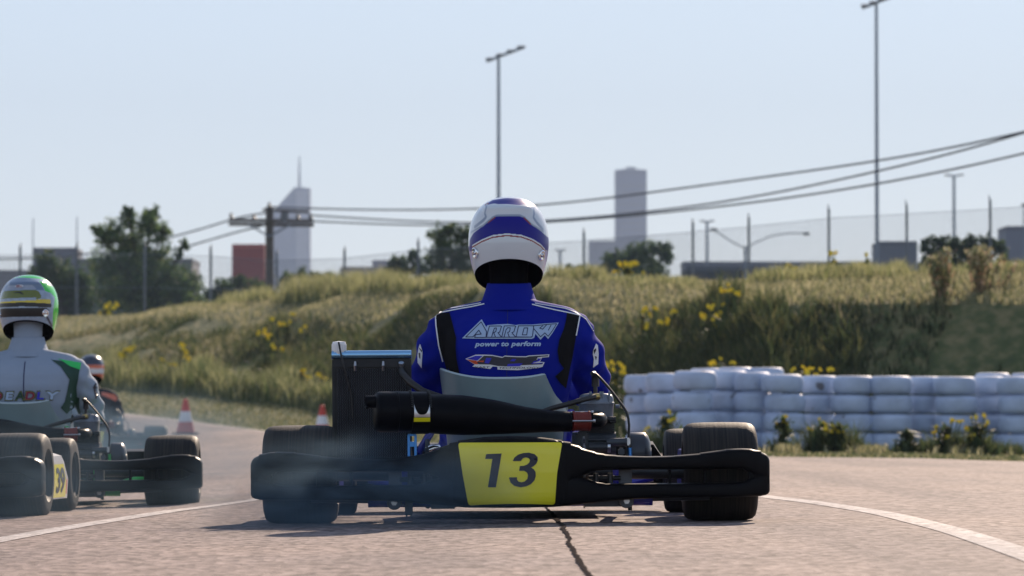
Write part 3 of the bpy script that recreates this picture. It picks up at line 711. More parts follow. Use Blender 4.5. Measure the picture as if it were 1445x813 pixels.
M['cable'] = mat('cable_black', (.05, .055, .075), .6)
def cable(label, pts, d1=70, px1=1445, r=.028):
    pts = sorted(pts); px = np.array([p[0] for p in pts], float); py = np.array([p[1] for p in pts], float)
    # straight run in plan from the pole to a nearer pole beyond the frame
    p180 = px[-1] if px1 < 200 else px[0]; xs, ds = wx(p180, 180), 180; xe, de_ = wx(px1, d1), d1
    co_ = np.polyfit(px, py, 3); q = np.linspace(px[0], px[-1], 60); yy = np.interp(q, px, py)
    for _ in range(30): yy[1:-1] = (yy[:-2]+2*yy[1:-1]+yy[2:])/4
    P = []
    for a, b in zip(q, yy):
        th = (a-CX)/F; t = (th*ds - xs)/((xe-xs) - th*(de_-ds)); dd = ds + (de_-ds)*t
        P.append((wx(a, dd), dd, wz(b, dd)))
    mb = MB(); mb.tube(P, [r*p[1]/150+.006 for p in P], seg=6)
    tag(mb.build('power_cable', M['cable'], None), label, 'cable', 'power cables from the utility pole')
cable('highest overhead cable running right from the utility pole top', [(382,292),(440,295),(560,297),(660,296),(780,290),(930,270),(1090,248),(1238,228),(1350,208),(1445,186),(1480,178)])
cable('middle overhead cable that meets the highest one at the right edge', [(440,304),(520,309),(600,314),(700,316),(780,312),(920,299),(1020,286),(1100,272),(1238,242),(1350,216),(1445,188),(1480,177)])
cable('lowest overhead cable running right below the other two', [(438,312),(520,316),(600,319),(700,318),(780,314),(920,302),(1020,291),(1100,282),(1238,260),(1350,239),(1445,217),(1480,208)])
cable('overhead cable leaving the left crossarm tip toward the left', [(378,300),(345,301),(325,310),(290,322),(240,335),(180,350),(100,362),(0,366),(-60,366)], 230, -60)
cable('lower overhead cable sagging left from under the crossarm', [(368,319),(330,328),(262,349),(200,362),(120,372),(40,378)], 220, 40)

def floodlight(px, top, bot, d, bar, label, name='floodlight_pole'):
    x = wx(px, d); zb = 0.; rt = empty(name, (x, d, zb), 0, label, 'lamp pole')
    zt = wz(top, d); mb = MB(); mb.tube([(0, 0, 0), (0, 0, zt*.6), (0, 0, zt)], [.085*d/150, .07*d/150, .055*d/150], seg=10); mb.build('pole', M['pole_steel'], rt)
    k = d/F; (ax, ay), (bx, by) = bar
    A = Vector(((ax-px)*k, -.6, wz(ay, d))); B = Vector(((bx-px)*k, .6, wz(by, d)))
    mb = MB(); mb.tube([A, B], .07*d/200, seg=8); mb.build('crossbar', M['pole_steel'], rt)
    for t in (.08, .36, .64, .92):
        p = A.lerp(B, t); mb = MB(); mb.box(p + Vector((0, -.1, .06)), (.42*d/200, .2, .1), bev=.03, rot=Matrix.Rotation(R(25), 3, 'X')); mb.build('lamp', M['lamp_head'], rt)
floodlight(703.5, 82, 290, 230, ((687, 87), (740, 64)), 'slim floodlight pole rising directly above the blue helmet')
floodlight(1238, 3, 345, 190, ((1217, 12), (1262, -8)), 'tallest floodlight pole, crossing the three cables on the right')
def street_lamp(px, top, bot, d, label, span=11):
    x = wx(px, d); rt = empty('street_lamp', (x, d, -1), 0, label, 'street lamp'); k = d/F; zt = wz(top, d)+1
    mb = MB(); mb.tube([(0, 0, 0), (0, 0, zt)], [.16*d/300, .1*d/300], seg=8); mb.build('pole', M['pole_steel'], rt)
    for s in (-1, 1):
        mb = MB(); mb.tube([(0, 0, zt-2*k), (s*span*.6*k, 0, zt), (s*span*k, 0, zt+.5*k)], .07*d/300, seg=6); mb.build('arm', M['pole_steel'], rt)
        mb = MB(); mb.box((s*span*k, 0, zt+.3*k), (5*k, .5, 1.8*k), bev=.3*k); mb.build('lamp', M['lamp_head'], rt)
street_lamp(1347, 247, 330, 300, 'double armed street lamp above the dark right tree')
street_lamp(998, 312, 380, 420, 'small double armed street lamp above the long shed', 8)
street_lamp(790.5, 353, 380, 700, 'tiny distant street lamp right of the blue helmet', 6)
d = 190.; x = wx(1052, d); rt = empty('street_lamp', (x, d, -1), 0, 'street lamp with two long curved arms behind the fence', 'street lamp'); k = d/F
mb = MB(); mb.tube([(0, 0, 0), (0, 0, wz(348, d)+1)], .07, seg=8); mb.build('pole', M['pole_steel'], rt)
for pts, tip in ((((0, 350), (-18, 342), (-34, 331), (-45, 324)), (-45, 324)), (((0, 350), (16, 342), (36, 333), (62, 329), (80, 329)), (86, 330))):
    mb = MB(); mb.tube([(a*k, 0, wz(b, d)+1) for a, b in pts], .03, seg=6); mb.build('arm', M['pole_steel'], rt)
    mb = MB(); mb.box((tip[0]*k, 0, wz(tip[1], d)+1), (10*k, .25, 4*k), bev=.8*k); mb.build('lamp', M['lamp_head'], rt)
for px, top, dd, lab in ((46, 308, 420, 'thin mast left of the tall ragged tree, farther left one'), (108, 306, 420, 'thin mast behind the left fence post next to the ragged tree'), (1446, 289, 260, 'street lamp head at the right picture edge')):
    x = wx(px, dd)
    rt = empty('mast', (x, dd, -1), 0, lab, 'mast'); mb = MB(); zt = wz(top, dd)+1
    mb.tube([(0, 0, 0), (0, 0, zt)], [.14, .05], seg=8); mb.build('pole', M['pole_steel'], rt)
    if px > 1400: mb = MB(); mb.box((0, 0, zt), (.35, .3, .16), bev=.04); mb.build('lamp', M['lamp_head'], rt)

# ---------------------------------------------------------------- tyre wall
M['tyre_blue_shade'] = mat('white_rubber_blue_shade', (.48, .57, .74), .6, var=.3, vscale=5, bump=.35, bscale=18, col2=(.37, .44, .57))  # white paint with blue skylit shade put into both colours
def scuff(m, thr, dark, sc):
    nt = m.node_tree; b = nt.nodes['Principled BSDF']; src = b.inputs['Base Color'].links[0].from_socket
    tc = nt.nodes.new('ShaderNodeTexCoord'); oi = nt.nodes.new('ShaderNodeObjectInfo'); ad = nt.nodes.new('ShaderNodeVectorMath'); ad.operation = 'ADD'
    ml = nt.nodes.new('ShaderNodeMath'); ml.operation = 'MULTIPLY'; ml.inputs[1].default_value = 37; nt.links.new(oi.outputs['Random'], ml.inputs[0])
    nt.links.new(tc.outputs['Object'], ad.inputs[0]); nt.links.new(ml.outputs[0], ad.inputs[1])
    n = nt.nodes.new('ShaderNodeTexNoise'); n.inputs['Scale'].default_value = sc; n.inputs['Detail'].default_value = 7; nt.links.new(ad.outputs['Vector'], n.inputs['Vector'])
    r = nt.nodes.new('ShaderNodeMapRange'); r.inputs['From Min'].default_value = thr; r.inputs['From Max'].default_value = thr+.05; nt.links.new(n.outputs['Fac'], r.inputs['Value'])
    x = nt.nodes.new('ShaderNodeMix'); x.data_type = 'RGBA'; x.inputs['B'].default_value = (*dark, 1); nt.links.new(r.outputs['Result'], x.inputs['Factor']); nt.links.new(src, x.inputs['A']); nt.links.new(x.outputs['Result'], b.inputs['Base Color'])
scuff(M['tyre_blue_shade'], .665, (.14, .14, .16), 7)
def tyre_mesh(Rr, h):
    mb = MB(); r1 = Rr*.52; prof = []; h = h*.97
    for k in range(17):
        q = -math.pi/2 + math.pi*k/16
        ex = .55; cs, sn = math.cos(q), math.sin(q)
        prof.append((Rr - .085*Rr/.2*(1 - abs(cs)**ex), math.copysign(abs(sn)**.72, sn)*h/2*.985))
    prof = [(r1*1.0, -h*.40), (r1*1.15, -h*.47)] + prof + [(r1*1.15, h*.47), (r1, h*.40)]
    inner = [(r1*1.04, h*.3), (Rr*.82, h*.12), (Rr*.82, -h*.12), (r1*1.04, -h*.3)]
    mb.lathe(prof + inner, (0, 0, 0), seg=40, closed_prof=True)
    return mb
ST = [(907,40.9,.194),(938,40.5,.196),(979,39.9,.199),(1026,40.35,.199),(1062,40.15,.193),(1106,39.9,.187),(1155,40.3,.185),(1204,40.0,.184),(1257,39.95,.184),(1302,40.25,.184),(1348,39.95,.184),(1394,40.3,.186),(1438,39.8,.186),(1487,40.1,.186)]
SECOND = [(1000,40.85,.207),(1040,40.75,.208),(1078,40.72,.206),(1400,40.7,.196),(1450,40.65,.196)]
protos = {}
lev = ['bottom', 'second lowest', 'second highest', 'topmost']
ordn = ['first','second','third','fourth','fifth','sixth','seventh','eighth','ninth','tenth','eleventh','twelfth','thirteenth','fourteenth','fifteenth']
for rowname, lst in (('front', ST), ('rear', SECOND)):
    for i, (px, d, h) in enumerate(lst):
        x = wx(px, d); z = gxy(x, d)
        for l in range(4):
            key = round(h, 3)
            if key not in protos:
                o = tyre_mesh(.186, h).build('painted_tyre', M['tyre_blue_shade'], None, smooth=60); protos[key] = o
            else:
                o = protos[key].copy(); COL.objects.link(o)
            o.location = (x + random.uniform(-.018, .018), d + random.uniform(-.018, .018), z + h*(l+.5)); o.rotation_euler = (random.uniform(-.012, .012), random.uniform(-.012, .012), random.uniform(0, 6.28))
            s = random.uniform(.97, 1.03)*(1.11 if px in (979, 1106, 1204, 1257, 1348, 1438) else 1); o.scale = (s, s, 1)
            tag(o, f'white painted tyre, {lev[l]} in the {ordn[i]} {rowname} row stack from the left', 'tyre', 'white painted tyres of the tyre wall')

# ---------------------------------------------------------------- cones
M['cone_red'] = mat('cone_red', (.55, .05, .03), .5, var=.15); M['cone_white'] = mat('cone_white', (.7, .72, .75), .5)
M['cone_base'] = mat('cone_base', (.03, .03, .035), .7)
def cone(px, d, label, H=.49):
    x = wx(px, d); rt = empty('traffic_cone', (x, d, gxy(x, d)), .3, label, 'traffic cone', 'red and white traffic cones at the track edge')
    rad = lambda t: .135 - (.135-.03)*t
    for nm, a, b, m in (('lower_band', .05, .36, 'cone_red'), ('reflective_band', .36, .66, 'cone_white'), ('upper_band', .66, 1.0, 'cone_red')):
        mb = MB(); e = .002 if nm == 'reflective_band' else 0
        pr = [(rad(a)+e, H*a), (rad(b)+e, H*b)] + ([(rad(b)*.6, H*b+.008), (0, H*b+.008)] if b == 1 else [])
        mb.lathe(pr, (0, 0, 0), seg=24); mb.build(nm, M[m], rt)
    mb = MB(); mb.box((0, 0, .013), (.32, .32, .026), bev=.008); mb.build('base', M['cone_base'], rt)
cone(262, 57.5, 'red and white traffic cone standing alone on grey track by the left karts')
cone(455, 63.5, 'red and white traffic cone half hidden behind the radiator of the blue kart', .47)
from mathutils.geometry import tessellate_polygon
# ---------------------------------------------------------------- decals: real thin cut-outs laid on a surface
def bvh_of(o, mw=None):
    me = o.data; T = mw or Matrix.Identity(4)
    return BVHTree.FromPolygons([T @ v.co for v in me.vertices], [tuple(p.vertices) for p in me.polygons])
def lay(name, polys, bvh, mats, parent, off=.002, axis='Y', start=-3, maxlen=.012, tris=None):
    """polys: list of (polygon, material index) in the plane; laid along +Y (or -X) onto a surface"""
    bm = bmesh.new()
    for P, mi in polys:
        try:
            vs = [bm.verts.new((p[0], 0, p[1])) for p in P]
            for tr_ in tessellate_polygon([[Vector((p[0], p[1], 0)) for p in P]]):
                f = bm.faces.new([vs[i] for i in tr_]); f.material_index = mi
        except ValueError: pass
    if tris:
        for vs, fs in tris:
            bv = [bm.verts.new((p[0], 0, p[1])) for p in vs]
            for f in fs: bm.faces.new([bv[i] for i in f])
    bmesh.ops.triangulate(bm, faces=bm.faces, ngon_method='EAR_CLIP')
    for _ in range(7):
        es = [e for e in bm.edges if e.calc_length() > maxlen]
        if not es: break
        bmesh.ops.subdivide_edges(bm, edges=es, cuts=1); bmesh.ops.triangulate(bm, faces=bm.faces)
    for v in bm.verts:
        a, z = v.co.x, v.co.z
        if axis == 'Y': o, dr = Vector((a, start, z)), Vector((0, 1, 0))
        else: o, dr = Vector((3, a, z)), Vector((-1, 0, 0))
        hit, nrm, _, _ = bvh.ray_cast(o, dr)
        if hit is None or (axis == 'Y' and abs(nrm.y) < .12):
            g = Vector((a, .3, z)) if axis == 'Y' else Vector((.6, a, z))
            if axis == 'Y' and hit is not None: g = hit
            hit, nrm, _, _ = bvh.find_nearest(g)
            if nrm.dot(dr) > 0: nrm = -nrm
            v.co = hit + nrm*off
        else: v.co = hit - dr*off
    me = bpy.data.meshes.new(name); bm.to_mesh(me); bm.free()
    for m in (mats if isinstance(mats, (list, tuple)) else [mats]): me.materials.append(m)
    me.polygons.foreach_set('use_smooth', [True]*len(me.polygons))
    o = bpy.data.objects.new(name, me); COL.objects.link(o); o.parent = parent
    return o
def stroke(pts, w, closed=False):
    pts = [Vector(p) for p in pts]
    if closed: pts.append(pts[0])
    out = []
    for a, b in zip(pts[:-1], pts[1:]):
        t = (b-a); 
        if t.length < 1e-6: continue
        t.normalize(); n = Vector((-t.y, t.x))*w/2; e = t*w*.3
        out.append([tuple(a-e+n), tuple(a-e-n), tuple(b+e-n), tuple(b+e+n)])
    return out
def text_tris(txt, h, cx, cz, shear=0, off=0, width=None, spacing=1.0):
    cu = bpy.data.curves.new('lettering', 'FONT'); cu.body = txt; cu.size = 1; cu.shear = shear; cu.offset = off; cu.space_character = spacing; cu.resolution_u = 4
    o = bpy.data.objects.new('lettering', cu); COL.objects.link(o)
    dg = bpy.context.evaluated_depsgraph_get(); me = bpy.data.meshes.new_from_object(o.evaluated_get(dg))
    V = np.array([v.co[:2] for v in me.vertices]); fs = [tuple(p.vertices) for p in me.polygons]
    bpy.data.objects.remove(o); bpy.data.curves.remove(cu); bpy.data.meshes.remove(me)
    lo, hi = V.min(0), V.max(0); sc = h/(hi[1]-lo[1]); V = (V - (lo+hi)/2)*sc
    if width: V[:, 0] *= width/((hi[0]-lo[0])*sc)
    V += (cx, cz)
    return [(V.tolist(), fs)]

# ---------------------------------------------------------------- the kart (local: x right, y forward, rear axle at y=0)
PAINT = {}
def sq(n, zc, hz, yc, hy, x, e=.5):
    return [(x, yc + hy*math.copysign(abs(math.cos(q))**e, math.cos(q)), zc + hz*math.copysign(abs(math.sin(q))**e, math.sin(q))) for q in [2*math.pi*k/n for k in range(n)]]
def loft_bar(mb, st, y0, y1, e=.5, n=28):
    # st: (x, zb, zt[, depth scale]); resampled smoothly, closed ends
    xs = np.array([s[0] for s in st]); q = np.unique(np.concatenate([np.linspace(xs[0], xs[-1], 61), xs]))
    zb = np.interp(q, xs, [s[1] for s in st]); zt = np.interp(q, xs, [s[2] for s in st]); ds_ = np.interp(q, xs, [s[3] if len(s) > 3 else 1 for s in st])
    for _ in range(2):
        for A in (zb, zt, ds_): A[1:-1] = (A[:-2]+2*A[1:-1]+A[2:])/4
    mb.rings([sq(n, (a+b)/2, (b-a)/2, (y0+y1)/2, (y1-y0)/2*c, x, e) for x, a, b, c in zip(q, zb, zt, ds_)])
def mirror(st): return [(-s[0],)+tuple(s[1:]) for s in reversed(st) if s[0] > 1e-6]
def wheel(kart, name, xin, w, Rr, y, side):
    x0 = side*xin; x1 = side*(xin+w); xc = (x0+x1)/2; hw = w/2; rim = .068
    mb = MB(); r0 = rim
    prof = [(r0, -hw*.86), (r0+.012, -hw*.93), (Rr*.62, -hw*1.0), (Rr*.78, -hw*1.0), (Rr*.90, -hw*.955), (Rr*.96, -hw*.87), (Rr*.988, -hw*.72), (Rr*.997, -hw*.45), (Rr, 0)]
    prof = prof + [(r, -h) for r, h in reversed(prof[:-1])]
    mb.lathe(prof, (xc, y, Rr), 'X', 56)
    m = MB(); m.lathe([(.0, -.01), (.025, -.012), (.028, .03*side*0), (.055, -.004), (rim*.96, -hw*.35), (rim, -hw*.86), (rim+.006, -hw*.88), (rim+.006, hw*.88), (rim, hw*.86), (rim*.96, hw*.35), (.055, .012), (.03, .014), (0, .014)], (xc, y, Rr), 'X', 40)
    for k in range(3):
        q = k*2.094; m.tube([(xc-hw*.3, y+.04*math.cos(q), Rr+.04*math.sin(q)), (xc+hw*.3, y+.04*math.cos(q), Rr+.04*math.sin(q))], .006, seg=6)
    wh = m.build(name, M['rim'], kart); mb.build('tyre', M['rubber'], wh)
    return wh

BUMP_H = [(0,.10,.2465),(.08,.10,.2435),(.145,.104,.233),(.17,.115,.226),(.20,.131,.211),(.235,.146,.199),(.26,.149,.194),(.30,.149,.189),(.38,.149,.186),(.46,.149,.1875),(.53,.149,.194),(.60,.150,.205),(.64,.150,.207),(.655,.148,.2065),(.666,.140,.206),(.678,.130,.2045),(.70,.122,.199),(.712,.120,.192,.96),(.719,.121,.184,.88),(.7225,.123,.176,.7)]
BUMP_L = [(0,.045,.13),(.13,.047,.14),(.17,.051,.142),(.20,.054,.131),(.235,.058,.117),(.26,.061,.1115),(.34,.0675,.111),(.40,.069,.111),(.60,.071,.111),(.64,.0715,.1125),(.655,.0715,.115),(.666,.0715,.122),(.678,.072,.131),(.70,.073,.136),(.712,.075,.137,.96),(.719,.079,.136,.88),(.7225,.085,.134,.7)]
def make_kart(loc, rz, roll, label, frame_col, number=None, side_no=None, tank='alu'):
    kart = empty('racing_kart', loc, rz, label, 'kart', 'racing karts on the track'); kart.rotation_euler = (0, roll, rz)
    key = tuple(frame_col)
    if key not in PAINT: PAINT[key] = mat('frame_paint', frame_col, .3, coat=.5, var=.1)
    fp = PAINT[key]
    # chassis tubes
    mb = MB()
    for s in (-1, 1):
        mb.tube([(s*.30, -.13, .066), (s*.31, .2, .06), (s*.33, .55, .055), (s*.26, .80, .055), (s*.24, 1.15, .06)], .016)
        mb.tube([(s*.24, 1.04, .06), (s*.44, 1.05, .11)], .014)
    mb.tube([(-.40, -.11, .063), (-.1, -.13, .063), (.40, -.11, .063)], .016); mb.tube([(-.33, .5, .056), (.33, .5, .056)], .014); mb.tube([(-.24, 1.15, .06), (.24, 1.15, .06)], .014)
    mb.tube([(-.262, -.03, .195), (-.222, .02, .262), (-.185, .12, .31)], .011); mb.tube([(.162, .0, .18), (.165, .02, .25), (.176, .10, .31)], .013)
    mb.tube([(.16, .04, .1), (.17, .03, .19)], .018)
    for s in (-1, 1):
        mb.box((s*.30, 0, .14), (.018, .10, .085), bev=.006); mb.box((s*.13, 0, .14), (.016, .09, .08), bev=.006)
        mb.tube([(s*.33, .3, .06), (s*.6, .3, .07)], .011); mb.tube([(s*.33, .7, .06), (s*.6, .7, .07)], .011)
    mb.box((.385, -.10, .064), (.022, .05, .03), bev=.005)
    mb.build('chassis', fp, kart)
    mb = MB(); mb.box((0, .72, .042), (.56, .80, .006), bev=.002); mb.build('floor_tray', M['floor_tray'], kart)
    mb = MB(); mb.tube([(-.66, 0, .14), (.66, 0, .14)], .02, seg=16); ax = mb.build('rear_axle', M['dark_metal'], kart)
    mb = MB(); mb.lathe([(.03, -.006), (.098, -.006), (.1, 0), (.098, .006), (.03, .006)], (-.235, 0, .14), 'X', 40); mb.build('brake_disc', M['dark_metal'], kart)
    mb = MB(); mb.lathe([(.03, -.003), (.095, -.003), (.095, .003), (.03, .003)], (.21, 0, .14), 'X', 40)
    for k in range(44):
        q = k*2*math.pi/44; mb.box((.21, .098*math.cos(q), .14+.098*math.sin(q)), (.005, .008, .008), rot=Matrix.Rotation(q, 3, 'X'))
    mb.build('sprocket', M['alu'], kart)
    mb = MB()      # caliper bracket, ladder like, blue anodised
    for xx in (-.287, -.268): mb.box((xx, -.03, .215), (.007, .02, .075), bev=.002)
    mb.box((-.2775, -.03, .224), (.02, .016, .014), bev=.003); mb.box((-.2775, -.03, .25), (.026, .016, .006), bev=.002); mb.box((-.2775, -.03, .184), (.026, .016, .006), bev=.002)
    mb.build('brake_caliper', M['blue_anod'], kart)
    mb = MB(); mb.tube([(-.238, -.06, .205), (-.222, -.05, .213), (-.205, -.03, .214)], .011); mb.tube([(-.236, -.05, .188), (-.21, -.03, .194)], .008); mb.build('seat_stay_tube', M['chrome'], kart)
    # rear bumper bits under and behind
    def part(nm, m, fn):
        q = MB(); fn(q); return q.build(nm, m, kart)
    def jack(q): q.box((-.285, -.16, .045), (.022, .012, .04), bev=.003); q.box((-.2915, -.16, .027), (.005, .012, .012)); q.box((-.2785, -.16, .027), (.005, .012, .012))
    part('jack_tab', M['mount_grey'], jack)
    part('skid_plate', M['mount_grey'], lambda q: q.box((-.19, -.12, .052), (.075, .03, .02), bev=.004))
    part('skid_plate', M['mount_grey'], lambda q: q.box((.27, -.12, .054), (.13, .04, .018), bev=.004))
    part('drain_stub', M['engine_dark'], lambda q: q.tube([(.335, -.17, .05), (.335, -.17, .035)], .006))
    for s in (-1, 1):
        def boss(q): q.lathe([(0, -.02), (.019, -.02), (.021, -.012), (.021, .012), (.019, .02), (0, .02)], (s*.325, -.17, .062), 'Y', 18)
        part('bumper_bush', M['mount_grey'], boss); part('bumper_bolt', M['alu'], lambda q: q.lathe([(0, -.025), (.009, -.025), (.009, .02)], (s*.325, -.175, .062), 'Y', 6))
        part('bumper_bracket', M['mount_grey'], lambda q: q.box((s*.323, -.15, .131), (.036, .05, .058), bev=.004))
        def bar(q): q.tube([(s*.22, -.17, .126), (s*.31, -.17, .126)], .007); q.tube([(s*.24, -.18, .112), (s*.24, -.18, .14)], .008); q.tube([(s*.28, -.18, .112), (s*.28, -.18, .14)], .008)
        part('bumper_bar', M['dark_metal'], bar); part('bumper_stub', M['mount_grey'], lambda q: q.tube([(s*.4, -.12, .07), (s*.56, -.12, .072)], .011))
    # rear bumper
    mb = MB(); y0, y1 = -.265, -.165
    loft_bar(mb, mirror(BUMP_H) + BUMP_H, y0, y1, .42); loft_bar(mb, mirror(BUMP_L) + BUMP_L, y0+.004, y1, .42)
    c = [(0,.047,.2455),(.13,.049,.235),(.148,.053,.229,.99),(.158,.06,.222,.9),(.168,.075,.205,.75),(.185,.10,.17,.5)]
    loft_bar(mb, mirror(c) + c, y0-.003, y1-.01, .36)
    for s in (-1, 1):
        e = [(.665,.10,.16,.7),(.68,.095,.175,.85),(.70,.09,.18,.9),(.712,.095,.17,.9),(.7205,.1,.16,.8)]
        e = e if s > 0 else [(-q[0],)+q[1:] for q in reversed(e)]
        loft_bar(mb, e, y0+.001, y1+.001, .42)
        for xx in (.445, .545): mb.box((s*xx, -.2, .13), (.008, .05, .05), bev=.002)
    bump = mb.build('rear_bumper', M['black_plastic'], kart, smooth=50)
    bv = bvh_of(bump)
    # yellow panel with rounded corners
    def rc(P, r=.010, n=4):
        out = []
        for i in range(len(P)):
            p, a, b = Vector(P[i]), Vector(P[i-1]), Vector(P[(i+1) % len(P)]); ea = (a-p).normalized()*r; eb = (b-p).normalized()*r
            for k in range(n+1): t = k/n; out.append(tuple(p + ea*(1-t)**2 + eb*t**2))
        return out
    plate = rc([(-.1445, .2285), (.1455, .2275), (.130, .14), (.1235, .0535), (.065, .0565), (0, .0575), (-.06, .0565), (-.1165, .0535), (-.132, .14)], .009)
    lay('number_panel', [(plate, 0)], bv, M['yellow_plate'], bump, .0025)
    if number:
        k = .2/1479.  # digits drawn from strokes: bold italic
        def L(u, v): return ((640+u/7.394-720.5)/504, .29-(610+v/7.394-592)/504)
        one = [L(*p) for p in [(348,216),(508,211),(446,560),(364,560),(412,266),(338,266)]]
        three = [(622,290),(640,255),(680,224),(730,208),(790,204),(850,220),(880,250),(882,285),(866,320),(835,348),(812,358),(840,376),(858,405),(860,445),(846,490),(810,530),(760,553),(700,562),(640,548),(600,515),(584,470),(586,458),(666,458),(664,480),(680,502),(712,510),(745,502),(772,476),(780,440),(770,410),(740,392),(688,392),(696,342),(735,340),(770,328),(794,306),(802,282),(790,262),(758,254),(728,262),(706,290)]
        lay('number', [(one, 0), ([L(*p) for p in three], 0)], bv, M['black_ink'], bump, .004)
    # wheels
    for s in (-1, 1):
        wheel(kart, 'rear_wheel', .49, .21, .14, 0, s); wheel(kart, 'front_wheel', .475, .135, .13, 1.05, s)
    # seat shell
    def seat_pt(a, t, o):   # a -1..1 around, t 0 bottom..1 rim
        rim = .410 + .030*math.sin(abs(a)*1.75)**2 if abs(a) < .86 else .4395 - .10*(abs(a)-.86)/.14
        z = .045 + (rim-.045)*t
        hw = float(np.interp(z, [.04, .07, .12, .2, .3, .45], [.115, .155, .178, .184, .182, .180])) - o
        q = a*1.75; y = float(np.interp(z, [.04, .1, .2, .3, .42, .47], [.33, .24, .19, .165, .145, .13]))
        dp = .26
        return (hw*math.copysign(abs(math.sin(q))**.75, q) - .024*max(0, (z-.22)/.22), y + o + dp*(1-math.cos(q))**.9*.62, z)
    mb = MB(); na, ntt = 41, 18
    for o, fl in ((0, 0), (.008, 1)):
        vs = [seat_pt(-1+2*i/(na-1), j/(ntt-1), o) for j in range(ntt) for i in range(na)]
        mb.add(vs, [((j*na+i), (j*na+i+1), ((j+1)*na+i+1), ((j+1)*na+i)) for j in range(ntt-1) for i in range(na-1)])
    mb.box((0, .42, .043), (.22, .3, .01), bev=.003)
    seat = mb.build('seat', M['seat'], kart, smooth=60)
    mb = MB(); mb.tube([Vector(seat_pt(-1+2*i/48, 1, .004)) for i in range(49)], .0045, seg=8); mb.build('rim', M['seat_rim'], seat)
    # radiator
    xr0, xr1, zr = -.512, -.284, .478; xc = (xr0+xr1)/2; w = xr1-xr0
    mb = MB(); mb.box((xc, .19, .316), (w, .05, .312), bev=.004)
    for s in (-1, 1): mb.box((xc + s*(w/2-.004), .17, .31), (.008, .02, .30))
    mb.box((xc, .163, .452), (w*.99, .01, .012)); mb.box((xr0-.01, .17, .235), (.05, .02, .04), bev=.003, rot=Matrix.Rotation(.5, 3, 'Y'))
    rad = mb.build('radiator', M['engine_dark'], kart, smooth=0)
    mb = MB(); nx = 30
    for i in range(nx):
        xx = xr0+.014 + (w-.028)*(i+.5)/nx; n_ = 66
        pts = [(xx + (.0018 if j % 2 else -.0018), .1605, .17+.272*j/n_) for j in range(n_+1)]
        mb.rings([[(p[0]-.0016, p[1], p[2]), (p[0], p[1]-.002, p[2]), (p[0]+.0016, p[1], p[2])] for p in pts], closed=False, cap0=False, cap1=False)
    mb.build('fins', M['rad_fin'], rad, smooth=0)
    mb = MB(); loft = [sq(20, zr+.004, .0125, .19, .034, x, .5) for x in np.linspace(xr0-.001, xr1+.001, 9)]; mb.rings(loft); mb.build('tank', M['tank_' + tank], rad)
    mb = MB(); mb.lathe([(0, .0), (.019, 0), (.02, .006), (.02, .03), (.018, .036), (.0, .038)], (xr0+.02, .175, zr+.006), seg=20)
    for k in range(20): q = k*.314; mb.box((xr0+.02+.0195*math.cos(q), .175+.0195*math.sin(q), zr+.023), (.004, .003, .024), rot=Matrix.Rotation(q, 3, 'Z'))
    mb.build('cap', M['white_plastic'], rad)
    mb = MB()
    for xx in (-.445, -.364): mb.tube([(xx, .155, .436), (xx, .15, .450), (xx, .155, .462)], [.0048, .0052, .003], seg=8)
    mb.tube([(-.312, .155, .443), (-.312, .145, .458)], .008, seg=10); mb.lathe([(.006, 0), (.01, .002), (.01, .008), (.006, .01)], (-.312, .15, .436), seg=12)
    mb.build('fitting', M['alu'], rad)
    mb = MB(); mb.tube([(-.312, .15, .44), (-.308, .12, .425), (-.285, .09, .40), (-.25, .07, .375), (-.21, .06, .36), (-.16, .05, .345)], .0105); mb.build('radiator_hose', M['hose'], rad)
    mb = MB(); mb.tube([(xr0+.02, .15, zr+.04), (xr0+.026, .135, zr+.01), (xr0+.04, .14, .43), (xr0+.055, .15, .37), (xr0+.06, .15, .30)], .0028, seg=6); mb.build('overflow_hose', M['hose'], rad)
    # exhaust
    ex = lambda px: (px-720.5)/498
    ez = lambda py: .29-(py-592)/498
    ye = -.03
    mb = MB(); pr = [(ex(601), 582, .054), (ex(620), 583, .0565), (ex(650), 584.5, .0565), (ex(680), 586.5, .052), (ex(700), 588, .048), (ex(740), 592, .0375), (ex(775), 594, .031), (ex(806), 595, .0285)]
    mb.tube([(a, ye, ez(b)) for a, b, r in pr], [r for a, b, r in pr], seg=36); exh = mb.build('exhaust_pipe', M['exhaust'], kart)
    mb = MB(); xa, xb = ex(527), ex(603); zc = ez(579)
    mb.lathe([(0, xa), (.047, xa), (.055, xa+.006), (.0575, xa+.014), (.0575, xa+.058), (.0588, xa+.059), (.0588, xa+.063), (.0575, xa+.064), (.0555, xb), (0, xb)], (0, ye, zc), 'X', 40)
    mb.build('silencer', M['exhaust'], exh)
    mb = MB(); xt = ex(513); mb.lathe([(.012, xa), (.012, xt+.004), (.0165, xt), (.0175, xt+.002), (.0175, xa+.001)], (0, ye-.01, ez(565)), 'X', 24)
    mb.lathe([(0, xt-.002), (.004, xt-.001), (.004, xt+.006)], (0, ye-.024, ez(573)), 'X', 8); mb.build('tail_pipe', M['exhaust'], exh)
    # clamp: band with yellow strip and springs
    def band(xa_, xb_, r, q0, q1, m, nm, seg=24):
        mb = MB(); rs = []
        for k in range(seg+1):
            q = q0 + (q1-q0)*k/seg; zz = ez(581)
            rs.append([(xa_, ye - r*math.cos(q), zz + r*math.sin(q)), (xb_, ye - r*math.cos(q), zz + r*math.sin(q)), (xb_, ye - (r-.003)*math.cos(q), zz + (r-.003)*math.sin(q)), (xa_, ye - (r-.003)*math.cos(q), zz + (r-.003)*math.sin(q))])
        mb.rings(rs); return mb.build(nm, m, exh)
    band(ex(577), ex(602), .0595, -1.45, -.10, M['black_plastic'], 'clamp_saddle'); band(ex(578), ex(601), .0607, -.42, -.22, M['yellow_plate'], 'clamp_strip')
    mb = MB(); rs = []
